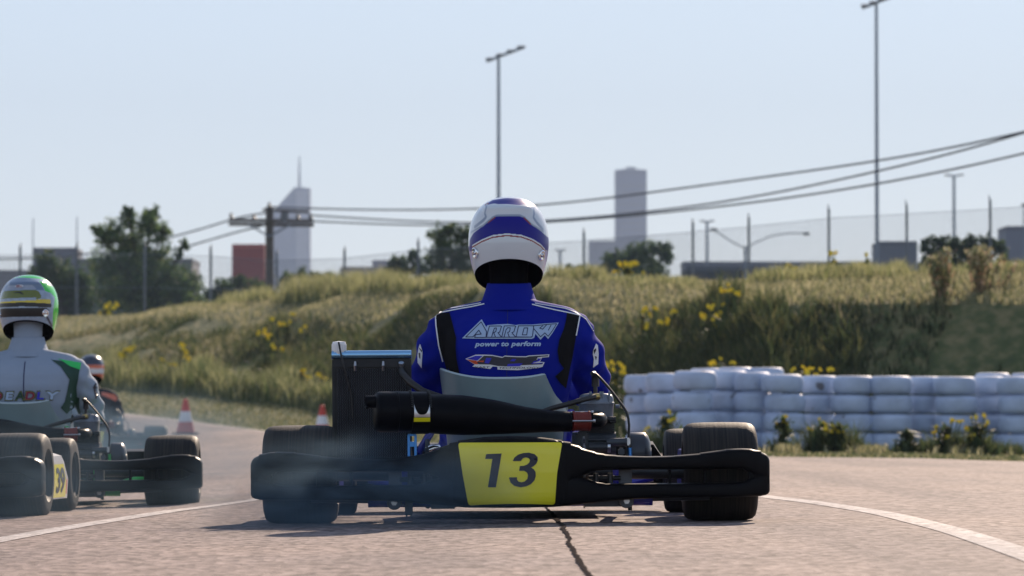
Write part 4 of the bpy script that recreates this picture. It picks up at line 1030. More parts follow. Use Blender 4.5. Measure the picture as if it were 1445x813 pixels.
    for k in range(25):       # pale saddle plate with a U-shaped cut
        t = -1 + 2*k/24; xx = (ex(578)+ex(601))/2 + t*(ex(601)-ex(578))/2*.97; q1 = -.08 + .50*abs(t)**3.2
        rs.append([(xx, ye - .0612*math.cos(q), ez(581) + .0612*math.sin(q)) for q in np.linspace(-.2, q1, 6)])
    mb.rings(rs, closed=False, cap0=False, cap1=False); mb.build('clamp_plate', M['alu'], exh)
    for xx in (ex(576.5), ex(602)):
        mb = MB()
        pts = [(xx + .0028*math.cos(k*1.6), ye-(.061+.0028*math.sin(k*1.6))*math.cos(.25+1.6*k/60), ez(581)+(.061+.0028*math.sin(k*1.6))*math.sin(.25+1.6*k/60)) for k in range(61)]
        mb.tube(pts, .0016, seg=5); mb.build('spring', M['dark_metal'], exh)
    mb = MB(); xa, xb = ex(808), ex(834); zc = ez(594)
    mb.lathe([(.028, xa), (.0295, xa+.001), (.0295, xa+.006), (.0278, xa+.008), (.0278, xb-.008), (.0295, xb-.006), (.0295, xb-.001), (.024, xb)], (0, ye, zc), 'X', 30); cpl = mb.build('coupler', M['red_rubber'], exh)
    for zz, yy in ((ez(581.5), ye-.006), (ez(594), ye-.031)):
        mb = MB(); mb.tube([(xa-.004, yy, zz), (xb+.006, yy, zz)], .0028, seg=8); mb.lathe([(.0005, -.004), (.005, -.003), (.005, .003), (.0005, .004)], (xb+.006, yy, zz), 'X', 10)
        mb.build('coupler_spring', M['alu'], exh)
    mb = MB(); mb.tube([(xb-.004, ye, zc), (ex(842), ye+.005, zc), (ex(850), ye+.03, zc+.002), (ex(856), ye+.08, zc+.004), (ex(858), ye+.15, zc+.01)], [.022, .0225, .0225, .022, .02], seg=20); mb.build('header_pipe', M['exhaust'], exh)
    pv_ = Vector((.2, ye, 0)); rot_ = Matrix.Rotation(R(10), 4, 'Z')
    for o_ in [exh] + list(exh.children): o_.data.transform(Matrix.Translation(pv_) @ rot_ @ Matrix.Translation(-pv_))
    # engine
    e2 = lambda u: (790+u/6.257-720.5)/489
    e3 = lambda v: .29-(520+v/6.257-592)/489
    ycy = .15
    mb = MB(); mb.rings([sq(28, (e3(770)+e3(560))/2, (e3(560)-e3(770))/2, ycy, .07, x, .5) for x in np.linspace(e2(110), e2(495), 8)])
    mb.box((e2(200), ycy-.06, e3(640)), (.035, .03, .055), bev=.005); mb.tube([(e2(255), ycy-.075, e3(690)), (e2(425), ycy-.075, e3(690))], .013, seg=14); mb.tube([(e2(250), ycy-.07, e3(628)), (e2(430), ycy-.07, e3(628))], .006)
    mb.tube([(e2(410), ycy-.08, e3(650)), (e2(590), ycy-.08, e3(650))], .012); mb.box((e2(540), ycy-.07, e3(735)), (.018, .03, .022), bev=.004)
    eng = mb.build('engine', M['engine_mid'], kart)
    mb = MB(); mb.rings([sq(24, e3(335), .011+.0*0, ycy, .05, x, .4) for x in (e2(165), e2(330), e2(495))])
    mb.rings([[(p[0]*1.0, p[1], p[2]) for p in r] for r in [sq(24, e3(385), .018, ycy, .046, x, .4) for x in (e2(170), e2(330), e2(488))]])
    nl = MB(); 
    for zz, hw_, hy_ in ((e3(312), .0505, .05), (e3(290), .0495, .0485), (e3(255), .047, .046), (e3(232), .042, .041), (e3(222), .034, .034)): pass
    secs = [(e3(430), .048, .045), (e3(325), .0505, .05), (e3(314), .0515, .051), (e3(312), .0525, .052), (e3(300), .0525, .052), (e3(298), .0505, .05), (e3(262), .0495, .048), (e3(236), .046, .043), (e3(224), .038, .036), (e3(219), .02, .02)]
    cxe = (e2(165)+e2(490))/2
    rr = []
    for zz, a, b in secs:
        rr.append([(cxe + a*math.copysign(abs(math.cos(q))**.55, math.cos(q)), ycy + b*math.copysign(abs(math.sin(q))**.55, math.sin(q)), zz) for q in [2*math.pi*k/36 for k in range(36)]])
    mb = MB(); mb.rings(rr)
    for uu in (275, 362, 380, 440): mb.tube([(e2(uu), ycy-.045, e3(300)), (e2(uu), ycy-.045, e3(205))], .0035, seg=8)
    mb.lathe([(.0, 0), (.006, 0), (.006, .012), (0, .013)], (e2(495), ycy-.03, e3(335)), 'X', 8)
    mb.build('cylinder_head', M['engine_grey'], eng)
    mb = MB()
    for zz in np.linspace(e3(560), e3(440), 7): mb.box((cxe, ycy, zz), (.104, .1, .006), bev=.002)
    mb.box((cxe, ycy, (e3(560)+e3(440))/2), (.09, .086, e3(430)-e3(565))); mb.tube([(e2(395), ycy-.06, e3(450)), (e2(490), ycy-.055, e3(450))], .008); mb.tube([(e2(440), ycy-.06, e3(470)), (e2(494), ycy-.055, e3(470))], .005); mb.build('cylinder_barrel', M['engine_dark'], eng)
    mb = MB(); mb.tube([(e2(320), ycy, e3(215)), (e2(320), ycy, e3(150))], .006); mb.tube([(e2(322), ycy, e3(160)), (e2(322), ycy, e3(75)), (e2(308), ycy-.01, e3(48)), (e2(290), ycy-.02, e3(45))], [.011, .0115, .0085, .006]); mb.build('spark_plug_cap', M['hose'], eng)
    P = [(290,42),(325,50),(362,85),(420,150),(470,212),(520,280),(565,340),(592,388),(606,440),(612,500),(610,560),(602,640),(592,720),(588,790)]
    mb = MB(); mb.tube([(e2(u), ycy-.02-.0005*i*i*.6, e3(v)) for i, (u, v) in enumerate(P)], .0038, seg=8); mb.build('ignition_cable', M['hose'], eng)
    mb = MB(); mb.tube([(e2(-190), ycy-.1, e3(395)), (e2(-60), ycy-.11, e3(348)), (e2(60), ycy-.115, e3(318)), (e2(200), ycy-.1, e3(278)), (e2(310), ycy-.06, e3(250))], .0078); mb.build('water_hose', M['hose'], eng)
    mb = MB(); mb.lathe([(0, -.012), (.008, -.012), (.0095, 0), (.008, .008), (0, .01)], (e2(330), ycy-.055, e3(248)), 'X', 14); mb.tube([(e2(345), ycy-.05, e3(262)), (e2(350), ycy-.03, e3(240))], .006); mb.build('hose_fitting', M['brass'], eng)
    xd0, xd1 = e2(612), e2(745)
    mb = MB(); mb.lathe([(0, xd0), (.05, xd0), (.057, xd0+.004), (.058, xd0+.008), (.058, xd1), (.056, xd1+.004), (.048, xd1+.012), (.03, xd1+.019), (0, xd1+.021)], (0, ycy, e3(565)-.058), 'X', 36); mb.lathe([(.02, xd1+.01), (.045, xd1+.016), (.04, xd1+.021), (.01, xd1+.022)], (0, ycy, e3(565)-.085), 'X', 20); mb.build('clutch_drum', M['engine_dark2'], eng)
    mb = MB(); mb.box((e2(600), ycy-.075, e3(645)), (.012, .02, .022), bev=.003); mb.lathe([(.014, -.005), (.0165, -.004), (.0165, .004), (.014, .005)], (e2(432), ycy-.075, e3(690)), 'X', 16); mb.build('engine_fastener', M['alu'], eng)
    mb = MB(); mb.tube([(e2(615), ycy-.07, e3(700)), (e2(618), ycy-.07, e3(790))], .006); mb.build('wiring_sleeve', M['blue_anod'] if frame_col[2] > .2 else fp, eng)
    # bodywork ahead
    for s in (-1, 1):
        mb = MB(); mb.rings([[(s*p[0], p[1], p[2]) for p in [(.50, y, .05), (.50, y, .2*k_), (.60, y, .215*k_), (.645, y, .20*k_), (.655, y, .12), (.65, y, .055)]] for y, k_ in ((.21, .82), (.24, 1.0), (.56, 1.0), (.61, .9), (.635, .7))])
        pod = mb.build('side_pod', M['pod_white'] if side_no else fp, kart, smooth=30)
        if side_no and s > 0:
            pb = bvh_of(pod)
            lay('number_panel', [([(.26, .06), (.585, .06), (.575, .172), (.26, .172)], 0)], pb, M['yellow_plate'], pod, .0025, axis='X')
            lay('number', [], pb, M['black_ink'], pod, .004, axis='X', tris=text_tris(side_no, .088, .475, .117, shear=.12, off=.03, width=.165))
            lay('stripe', [([(.59, .07), (.606, .07), (.606, .12), (.59, .12)], 0)], pb, M['red_ink'], pod, .0025, axis='X')
    mb = MB(); mb.rings([[(x, y0_, z) for x, z in ((-w_, .05), (-w_*1.02, .12), (-w_*.9, h_), (w_*.9, h_), (w_*1.02, .12), (w_, .05))] for y0_, w_, h_ in ((1.22, .5, .21), (1.3, .5, .22), (1.4, .44, .2), (1.46, .3, .16))]); mb.build('front_bumper', M['black_plastic'], kart, smooth=30)
    mb = MB(); mb.rings([[(x, y_, z) for x, z in ((-w_, z0), (-w_*.8, z1), (w_*.8, z1), (w_, z0))] for y_, w_, z0, z1 in ((1.0, .13, .42, .44), (1.06, .14, .32, .46), (1.16, .13, .2, .25))]); mb.build('front_fairing', M['pod_white'], kart, smooth=30)
    mb = MB(); mb.tube([(0, 1.15, .1), (0, .8, .38)], .009)
    rings = []; c = Vector((0, .79, .385)); ax_ = Vector((0, -.62, .78)); ex_ = Vector((1, 0, 0)); ey_ = ax_.cross(ex_)
    pts = [c + ex_*.155*math.cos(q) + ey_*.14*math.sin(q) for q in [k*2*math.pi/40 for k in range(41)]]
    mb.tube(pts, .012); 
    for q in (0, 2.09, 4.19): mb.tube([c, c + ex_*.15*math.cos(q+1.57) + ey_*.135*math.sin(q+1.57)], .008)
    mb.build('steering_wheel', M['hose'], kart)
    return kart
M['mount_grey'] = mat('mount_grey', (.09, .10, .12), .4, metal=.5, var=.2)
M['seat_rim'] = mat('seat_rim', (.45, .56, .6), .35); M['rad_fin'] = mat('radiator_fin', (.13, .14, .16), .4, metal=.6)
M['tank_alu'] = mat('radiator_tank_sky_tint', (.25, .48, .72), .25, metal=.85); M['tank_dark'] = M['engine_dark']; M['brass'] = mat('brass', (.5, .38, .14), .35, metal=.8)  # aluminium tank tinted blue: sky reflection put into its colour
M['engine_dark2'] = mat('clutch_cover', (.035, .04, .055), .35, var=.2); M['pod_white'] = mat('pod_white', (.6, .6, .62), .35, coat=.4)
# ---------------------------------------------------------------- drivers (same local frame as their kart)
def body_mesh():
    bm = bmesh.new()
    def ring_loft(secs, n=24):
        rs = [[bm.verts.new((hw*math.copysign(abs(math.cos(q))**.8, math.cos(q)), y + dy*math.copysign(abs(math.sin(q))**.85, math.sin(q)), z)) for q in [2*math.pi*k/n for k in range(n)]] for z, hw, y, dy in secs]
        for a, b in zip(rs[:-1], rs[1:]):
            for k in range(n): bm.faces.new((a[k], a[(k+1) % n], b[(k+1) % n], b[k]))
        bm.faces.new(rs[0][::-1]); bm.faces.new(rs[-1])
    def limb(pts, rad, n=16):
        P = [Vector(p) for p in pts]; Q = []; Rr = []
        P2 = [P[0] - (P[1]-P[0]).normalized()*rad[0]*.8] + P + [P[-1] + (P[-1]-P[-2]).normalized()*rad[-1]*.8]; R2 = [rad[0]*.35] + list(rad) + [rad[-1]*.35]
        mb = MB(); mb.tube(P2, R2, seg=n); vs = [bm.verts.new(v) for v in mb.v]
        for f in mb.f: bm.faces.new([vs[i] for i in f])
    ring_loft([(.09,.15,.45,.11),(.17,.165,.40,.115),(.26,.165,.35,.118),(.34,.172,.315,.122),(.42,.182,.295,.125),(.49,.19,.29,.122),(.54,.196,.30,.11),(.575,.185,.315,.095),(.60,.155,.33,.078),(.622,.105,.345,.066),(.645,.075,.355,.06),(.66,.06,.36,.055)])
    for s in (-1, 1):
        limb([(s*.06,.335,.60),(s*.15,.325,.572),(s*.192,.325,.538)], [.045,.056,.066])
        limb([(s*.188,.325,.535),(s*.218,.345,.475),(s*.236,.385,.42),(s*.250,.43,.375)], [.067,.062,.057,.052])
        limb([(s*.250,.43,.375),(s*.225,.56,.372),(s*.185,.68,.385),(s*.165,.735,.40)], [.053,.048,.038,.032])
        limb([(s*.075,.44,.13),(s*.105,.62,.20),(s*.15,.80,.27)], [.085,.07,.062]); limb([(s*.15,.80,.27),(s*.17,.98,.19),(s*.15,1.13,.12)], [.062,.056,.042])
    limb([(0,.36,.62),(0,.375,.70),(0,.39,.76)], [.055,.054,.06]); limb([(0,.395,.78),(0,.405,.83)], [.082,.08])
    me = bpy.data.meshes.new('body_src'); bmesh.ops.recalc_face_normals(bm, faces=bm.faces); bm.to_mesh(me); bm.free()
    o = bpy.data.objects.new('body_src', me); COL.objects.link(o)
    md = o.modifiers.new('r', 'REMESH'); md.mode = 'VOXEL'; md.voxel_size = .0075; md.use_smooth_shade = True
    sm = o.modifiers.new('s', 'SMOOTH'); sm.iterations = 9; sm.factor = .6
    dg = bpy.context.evaluated_depsgraph_get(); res = bpy.data.meshes.new_from_object(o.evaluated_get(dg))
    bpy.data.objects.remove(o)
    # cloth folds: real displacement on sleeves and across the back
    n = len(res.vertices); co_ = np.empty(n*3, np.float32); res.vertices.foreach_get('co', co_); co_ = co_.reshape(-1, 3)
    no = np.empty(n*3, np.float32); res.vertices.foreach_get('normal', no); no = no.reshape(-1, 3)
    x, y, z = co_.T; ax = np.abs(x)
    sleeve = np.clip((ax-.19)/.04, 0, 1)
    f1 = np.sin(z*95 + ax*60 + np.sin(y*30)*1.2 + np.sign(x)*.7)*.5 + np.sin(z*55 - ax*120 + 1.3*np.sin(z*31) + np.sign(x))*.6
    f2 = np.sin(z*38 + x*22 + 2*np.sin(x*9))*.5 + np.sin(x*48 - z*30)*.4
    amp = sleeve*.0062 + (1-sleeve)*.0026*np.clip((.6-z)/.1, 0, 1)
    co_ += no*((f1*sleeve + f2*(1-sleeve))*amp)[:, None]
    res.vertices.foreach_set('co', co_.ravel()); res.update()
    return res
BODY = body_mesh()
def U3(u, v): return ((560+u/4.516-720)/485, .29-(380+v/4.516-592)/485)
def UA(u, v): return ((648+u/9.764-720)/485, .29-(444+v/9.764-592)/485)
def UD(u, v): return ((648+u/9.764-720)/485, .29-(492+v/9.764-592)/485)

def glove(parent, m):
    for s in (-1, 1):
        mb = MB(); c = Vector((s*.155, .765, .41))
        mb.rings([sq(14, c.z, .036, y, .001+0, c.x, .8) if False else [(c.x + .034*math.cos(q)*k, y, c.z + .022*math.sin(q)*k) for q in [2*math.pi*i/14 for i in range(14)]] for y, k in ((.72, .95), (.745, 1.1), (.785, 1.15), (.80, .95))])
        for i, (dx, L) in enumerate(((-.026, .9), (-.009, 1.0), (.008, .97), (.024, .8))):
            p = Vector((c.x + dx*1.05, .80, c.z + .012))
            mb.tube([p, p + Vector((0, .026*L, .004)), p + Vector((0, .04*L, -.014)), p + Vector((0, .028*L, -.034)), p + Vector((0, .008, -.036))], [.0095, .0095, .009, .0085, .0065], seg=8)
        p = Vector((c.x - s*.034, .765, c.z)); mb.tube([p, p + Vector((-s*.014, .022, .010)), p + Vector((-s*.012, .05, .004))], [.0115, .0105, .008], seg=8)
        mb.build('glove', m, parent)
        mb = MB(); mb.rings([[(s*.15 + w*math.cos(q), y, .115 + h*math.sin(q)*(1 if math.sin(q) > 0 else .8)) for q in [2*math.pi*i/16 for i in range(16)]] for y, w, h in ((1.09, .032, .03), (1.11, .044, .05), (1.15, .044, .075), (1.18, .046, .1), (1.2, .042, .11), (1.215, .03, .08))]); mb.build('shoe', M['balaclava'], parent)

def helmet(parent, zones, mats, ztop=.9476, spoiler=True, extra_poly=None):
    """one shell on a dense grid; the painted design is chosen face by face from the zones"""
    cy, cz = .40, .81; RX, RYB, RYF, RZ = .1185, .138, .15, ztop-.81
    na, nt_ = (520, 280) if spoiler else (180, 110)
    A = np.linspace(0, 2*np.pi, na, endpoint=False); T = np.linspace(0, 1, nt_)
    a, t = np.meshgrid(A, T)   # azimuth 0 = rear
    rear = (1+np.cos(a))/2
    zrim = .672 + .088*rear**1.1
    phi = np.clip(t/.55, 0, 1)*np.pi/2; e = 2/2.35
    zu = cz + RZ*np.cos(phi)**e; ru = np.sin(phi)**e
    q = np.clip((t-.55)/.45, 0, 1); zl = cz + (zrim-cz)*q
    rl = 1 - .30*np.clip((cz-zl)/.14, 0, 1.3)**1.7
    z = np.where(t < .55, zu, zl); r = np.where(t < .55, ru, rl)
    ry = np.where(np.cos(a) > 0, RYB, RYF)
    x = RX*r*np.sin(a); y = cy - ry*r*np.cos(a)
    if spoiler:
        un = x/.118; vn = (ztop - z)/.278
        s = np.exp(-((vn-.135)/.045)**2)*np.clip((.68-np.abs(un))/.12, 0, 1)*np.clip(np.cos(a)*3, 0, 1)
        y -= s*.010; z += s*.002
        lip = np.exp(-((vn-.80)/.05)**2)*np.clip(np.cos(a)*2, 0, 1); y -= lip*.0018
    V = np.stack([x, y, z], -1).reshape(-1, 3)
    i, j = np.meshgrid(np.arange(nt_-1), np.arange(na), indexing='ij'); j2 = (j+1) % na
    Q = np.stack([i*na+j, i*na+j2, (i+1)*na+j2, (i+1)*na+j], -1).reshape(-1, 4)
    C = V[Q].mean(1); un = C[:, 0]/.118; vn = (ztop - C[:, 2])/.278; back = C[:, 1] < cy + .06
    mi = np.zeros(len(Q), np.int32)
    def inside(P, u, v):
        P = np.array(P); ins = np.zeros(len(u), bool); k = len(P)-1
        for m_ in range(len(P)):
            xi, yi = P[m_]; xj, yj = P[k]
            c = ((yi > v) != (yj > v)) & (u < (xj-xi)*(v-yi)/((yj-yi) if yj != yi else 1e-9) + xi); ins ^= c; k = m_
        return ins
    def near(P, u, v, w):
        P = np.array(P); best = np.full(len(u), 9.)
        for p, q_ in zip(P[:-1], P[1:]):
            d = q_-p; L = (d@d)+1e-12; tt = np.clip(((u-p[0])*d[0] + (v-p[1])*d[1]*1)/L, 0, 1)
            best = np.minimum(best, np.hypot(u-p[0]-tt*d[0], (v-p[1]-tt*d[1])))
        return best < w
    for kind, P, m_ in zones:
        if kind == 'all': mi[np.full(len(Q), True)] = m_
        elif kind == 'front': mi[~back] = m_
        elif kind == 'poly': mi[inside(P, un, vn) & back] = m_
        elif kind == 'side': mi[inside(P, un, vn)] = m_
        else: mi[near(P, un, vn, kind) & back] = m_
    # visor opening at the front
    vis = (C[:, 1] > cy + .03) & (C[:, 2] > .765) & (C[:, 2] < .845) & (np.abs(C[:, 0]) < .115)
    mi[vis] = len(mats)
    o = fast_mesh('helmet', V, quads=Q[:, ::-1], mats=mats + [M['visor']], parent=parent, smooth=True)
    o.data.polygons.foreach_set('material_index', mi)
    # black lining and rim
    W_ = []; 
    for sc, zz in ((1.0, 0), (.985, -.006), (.93, .004), (.90, .03), (.88, .07), (.6, .12), (0.05, .13)):
        rr = r[-1]*sc; W_.append(np.stack([RX*rr*np.sin(A), cy - ry[-1]*rr*np.cos(A), np.minimum(z[-1] + zz, .9)], -1))
    W_ = np.concatenate(W_); n_ = 7
    i, j = np.meshgrid(np.arange(n_-1), np.arange(na), indexing='ij'); j2 = (j+1) % na
    fast_mesh('helmet_lining', W_, quads=np.stack([i*na+j, i*na+j2, (i+1)*na+j2, (i+1)*na+j], -1).reshape(-1, 4), mats=M['balaclava'], parent=o, smooth=True)
    return o
M['visor'] = mat('visor_tint', (.02, .02, .025), .08, coat=.5)
def hz(u, v): return ((620+u/5.08-720.5)/56.5, (260+v/5.08-277)/133)
def hg(u, v): return ((u/8.13-39.5)/42.5, (380+v/8.13-385)/104)
PT = dict(white=mat('helmet_white', (.66, .70, .73), .22, coat=.6, var=.05, vscale=8), navy=mat('helmet_navy', (.012, .010, .23), .3, spec=.25), line=mat('helmet_grey_line', (.28, .33, .42), .3, coat=.5),
          red=mat('helmet_red_line', (.25, .03, .03), .3), violet=mat('helmet_violet', (.33, .33, .62), .3, coat=.5), green=mat('helmet_green', (.03, .62, .02), .22, coat=.7), olive=mat('helmet_olive', (.13, .16, .02), .2, coat=.6),
          gold=mat('helmet_gold', (.50, .38, .03), .25, metal=.4, coat=.5), grey=mat('helmet_grey', (.13, .19, .29), .3, coat=.4), pale=mat('helmet_pale', (.34, .43, .55), .25, coat=.5, var=.3, vscale=60), black=mat('helmet_black', (.008, .008, .01), .35),
          orange=mat('helmet_orange', (.6, .12, .04), .3, coat=.5), dnavy=mat('helmet_dark', (.02, .03, .06), .3, coat=.5))

def person(kart, label, suit, scale_z=1.0, neck='balaclava', collar=None):
    me = BODY.copy(); me.materials.clear(); me.materials.append(suit)
    p = bpy.data.objects.new('person', me); COL.objects.link(p); tag(p, label, 'person', 'kart drivers')
    p.location = kart.location; p.rotation_euler = kart.rotation_euler; p.scale = (1, 1, scale_z)
    mb = MB(); n = 36; rs = []
    for z, w, dy, yc in ((.615, .098, .088, .345), (.63, .086, .076, .35), (.648, .0775, .07, .357), (.67, .070, .067, .363), (.690, .0645, .064, .368), (.6925, .0635, .063, .368), (.691, .060, .06, .368), (.66, .06, .06, .365)):
        rs.append([(w*math.cos(q), yc + dy*math.sin(q), z + .004*math.sin(q)) for q in [2*math.pi*k/n for k in range(n)]])
    mb.rings(rs, cap0=False, cap1=False); mb.build('collar', collar or suit, p)
    mb = MB(); mb.rings([[(w*math.cos(q), yc + dy*math.sin(q), z) for q in [2*math.pi*k/n for k in range(n)]] for z, w, dy, yc in ((.655, .058, .058, .366), (.70, .056, .057, .37), (.72, .0565, .058, .374), (.78, .06, .07, .385))]); mb.build('balaclava', M[neck], p)
    glove(p, M['balaclava'])
    return p
def bvl(p): return bvh_of(p)

# ---- blue kart and driver
def place(x, y): return Vector((x, y, gxy(x, y)))
KB = place(-.004, 11.7); KB.z = -.002
kart13 = make_kart(KB, R(0), R(-.42), 'black kart with yellow number 13 plate driven by the blue suited driver', (.012, .012, .38), '13')
pb = person(kart13, 'driver in royal blue racing suit and white and navy helmet, seen from behind', M['suit_blue'])
bv = bvl(pb)
def pl(f, pts): return [f(*q) for q in pts]
lay('shoulder_stripe', [(pl(U3, [(252,273),(342,266),(362,340),(384,430),(382,500),(386,560),(405,662),(322,640),(300,560),(276,500),(262,400)]), 0)], bv, M['suit_black'], pb, .0034)
lay('shoulder_stripe', [(pl(U3, [(1092,274),(1174,290),(1160,360),(1148,430),(1125,560),(1108,632),(1082,760),(1040,720),(1012,682),(1068,632),(1038,590),(1028,520),(1040,450),(1070,380),(1086,320)]), 0)], bv, M['suit_black'], pb, .0034)
for L, w_ in (([(562,212),(480,230),(400,243),(320,258),(250,273),(255,350),(272,480),(296,580)], .0034), ([(872,218),(950,238),(1020,255),(1100,272),(1176,289),(1164,350),(1150,420)], .0034),
    ([(540,205),(430,225),(330,240),(270,262),(205,312)], .0026), ([(890,210),(990,228),(1080,245),(1150,270),(1215,315),(1262,390)], .0026)):
    lay('piping', [(q, 0) for q in stroke(pl(U3, L), w_)], bv, M['white_ink'], pb, .0042)
lay('seam', [(q, 0) for q in stroke(pl(U3, [(714,255),(710,420),(706,560),(705,690)]), .0016)], bv, M['navy_ink'], pb, .0015)
arrow = [(55,318),(325,55),(388,165),(405,140),(540,130),(690,125),(790,142),(830,135),(1030,135),(1190,120),(1385,108),(1300,250),(1235,337),(1190,285),(1130,347),(1062,265),(1045,320),(1010,335),(640,330),(205,325)]
lay('lettering', [(pl(UA, arrow), 0)], bv, M['pale_ink'], pb, .003)
ak = []
LW = 11/9.764/485
for L, cl in (([(105,300),(318,92),(392,228),(384,308),(228,308),(240,268),(318,262),(286,208),(205,300)], 1), ([(388,308),(432,152),(590,152),(600,165)], 0), ([(460,310),(478,245),(500,182),(528,180),(520,228),(490,246),(516,310)], 0), ([(596,160),(572,238),(548,246),(590,300)], 0), ([(600,308),(636,152),(780,152),(795,165)], 0), ([(632,308),(660,205),(682,178),(718,180),(708,230),(682,246),(704,310)], 0), ([(786,170),(766,236),(740,246),(784,302)], 0),
          ([(795,306),(832,152),(1030,152),(1040,165),(1020,300),(1000,310),(795,306)], 0), ([(908,182),(958,182),(942,278),(882,278)], 1), ([(395,308),(1010,310)], 0), ([(1035,185),(1132,306),(1192,252),(1236,300),(1292,228),(1356,124),(1240,132),(1150,142),(1035,152)], 0), ([(1165,152),(1122,186),(1162,200),(1216,140)], 0), ([(1278,145),(1240,215)], 0)):
    ak += [(q, 0) for q in stroke(pl(UA, L), LW, bool(cl))]
lay('lettering_outline', ak, bv, M['navy_ink'], pb, .0042)
ppx, ppz = UA(682, 410); lay('lettering', [], bv, M['pale_ink'], pb, .003, tris=text_tris('power to perform', .0185, ppx, ppz, shear=.25, off=.045, width=.192, spacing=1.08))
# second emblem
EM = [(( [(100,132),(240,78),(350,78),(470,84),(612,112),(640,93),(800,104),(930,106),(965,95),(1250,80),(1243,116),(1150,124),(1120,180),(1185,188),(1155,250),(1095,266),(820,294),(540,284),(536,244),(474,240),(440,275),(195,240),(226,212)]), 'white_ink'),
      ([(255,184),(345,102),(356,92),(470,97),(606,124),(640,106),(800,116),(930,118),(970,107),(1236,92),(1230,107),(1140,113),(1090,122),(1072,150),(1112,150),(1096,174),(1042,178),(1022,200),(1166,196),(1150,216),(1000,222),(880,226),(668,240),(652,242),(540,234),(440,214),(280,208)], 'black_ink'),
      ([(118,133),(242,92),(338,94),(272,152),(250,156)], 'blue_ink'), ([(118,142),(250,160),(275,208),(228,206)], 'red_ink'), ([(272,165),(352,158),(348,182),(250,172)], 'red_ink'),
      ([(384,122),(460,126),(422,200),(362,195)], 'blue_ink'), ([(740,140),(796,144),(772,172),(712,170)], 'blue_ink'), ([(682,208),(884,200),(846,240),(668,242)], 'blue_ink'), ([(1085,135),(1140,138),(1112,172),(1030,196),(1010,205),(1160,192),(1150,204),(1000,212),(1040,170),(1095,165)], 'blue_ink')]
for i, (P, m_) in enumerate(EM): lay('emblem', [(pl(UD, P), 0)], bv, M[m_], pb, .003 + (0 if i == 0 else .001 if i == 1 else .002))
kx, kz = UD(330, 250); lay('lettering', [], bv, M['black_ink'], pb, .0052, tris=text_tris('KART', .0048, kx, kz, shear=.2, off=.01, width=.044))
kx, kz = UD(840, 262); lay('lettering', [], bv, M['black_ink'], pb, .0052, tris=text_tris('TECHNOLOGY', .0048, kx, kz, shear=.2, off=.01, width=.118))
kx, kz = UD(720, 170)
UL = lambda u, v: ((580+u/13.53-720)/485, .29-(470+v/13.53-592)/485)
UR = lambda u, v: ((825+u/13.55-720)/485, .29-(470+v/13.55-592)/485)
lay('sleeve_patch', [(pl(UL, [(180,180),(150,260),(128,400),(132,540),(210,645),(222,440),(232,330),(192,200)]), 0)], bv, M['white_ink'], pb, .003)
lay('sleeve_mark', [(pl(UL, [(160,245),(218,300),(226,345),(200,320),(165,265)]), 0), (pl(UL, [(150,350),(185,350),(185,470),(160,440)]), 0)], bv, M['black_ink'], pb, .0045)
lay('sleeve_patch', [(pl(UR, [(242,195),(182,330),(176,400),(196,500),(180,660),(280,590),(290,400),(276,230)]), 0)], bv, M['white_ink'], pb, .003)
lay('sleeve_mark', [(pl(UR, [(190,325),(240,285),(242,325),(205,400)]), 0), (pl(UR, [(215,435),(255,450),(236,520)]), 0)], bv, M['black_ink'], pb, .0045)
hw = helmet(pb, [('poly', pl(hz, [(180,470),(228,440),(232,395),(262,350),(330,306),(400,248),(425,236),(595,236),(620,248),(672,298),(745,345),(785,378),(850,400),(850,480),(770,474),(740,442),(680,407),(600,380),(500,370),(400,380),(320,407),(258,442),(250,480)]), 1),
   (.011, pl(hz, [(252,448),(320,414),(400,386),(500,376),(600,386),(680,413),(740,448),(770,480)]), 3), (.008, pl(hz, [(252,440),(320,406),(400,378),(500,368),(600,378),(680,405),(740,440),(768,470)]), 0),
   (.010, pl(hz, [(240,345),(330,302),(396,246),(425,234),(595,234),(624,246),(676,296),(760,345)]), 2), (.008, pl(hz, [(365,284),(415,246)]), 3), (.008, pl(hz, [(620,250),(668,296)]), 3),
   ('poly', pl(hz, [(352,142),(400,113),(500,101),(600,108),(697,150),(690,160),(665,160),(630,150),(590,158),(500,150),(440,150),(410,142),(370,150)]), 1), ('poly', pl(hz, [(340,150),(360,130),(372,140),(350,160)]), 3), ('poly', pl(hz, [(680,150),(700,145),(706,160),(690,164)]), 3),
   ('poly', pl(hz, [(385,105),(430,86),(470,82),(470,92)]), 1), ('poly', pl(hz, [(580,84),(620,88),(660,112),(585,94)]), 1),
   (.018, pl(hz, [(356,152),(342,215),(352,240),(330,265),(270,308)]), 2), (.018, pl(hz, [(690,168),(694,215),(688,245),(715,285),(755,328)]), 2),
   ('poly', pl(hz, [(200,470),(246,482),(252,600),(262,640),(200,640)]), 4), ('poly', pl(hz, [(850,470),(772,482),(764,600),(745,650),(850,650)]), 4)],
   [PT['white'], PT['navy'], PT['line'], PT['red'], PT['violet']])
def rivet(h, x, z, s, r=.0125):
    bvx = bvh_of(h); hit, nrm, _, _ = bvx.ray_cast(Vector((x, -2, z)), Vector((0, 1, 0)))
    if hit is None: hit, nrm, _, _ = bvx.find_nearest(Vector((x, .35, z)))
    nrm = nrm if nrm.y < 0 else -nrm; q = Vector((0, 0, 1)).rotation_difference(nrm)
    mb = MB(); mb.lathe([(0, .009), (.35*r, .008), (.4*r, .005), (.8*r, .006), (r, .004), (r*1.05, -.004)], (0, 0, 0), seg=24); mb.box((0, 0, .0085), (r*.6, r*.14, .002))
    mb.v = [tuple(q @ Vector(v) + hit) for v in mb.v]; mb.build('visor_rivet', M['chrome'], h)
rivet(hw, (674-720.5)/479, .29-(357-592)/479, -1, .016); rivet(hw, (766-720.5)/479, .29-(361-592)/479, 1, .016)

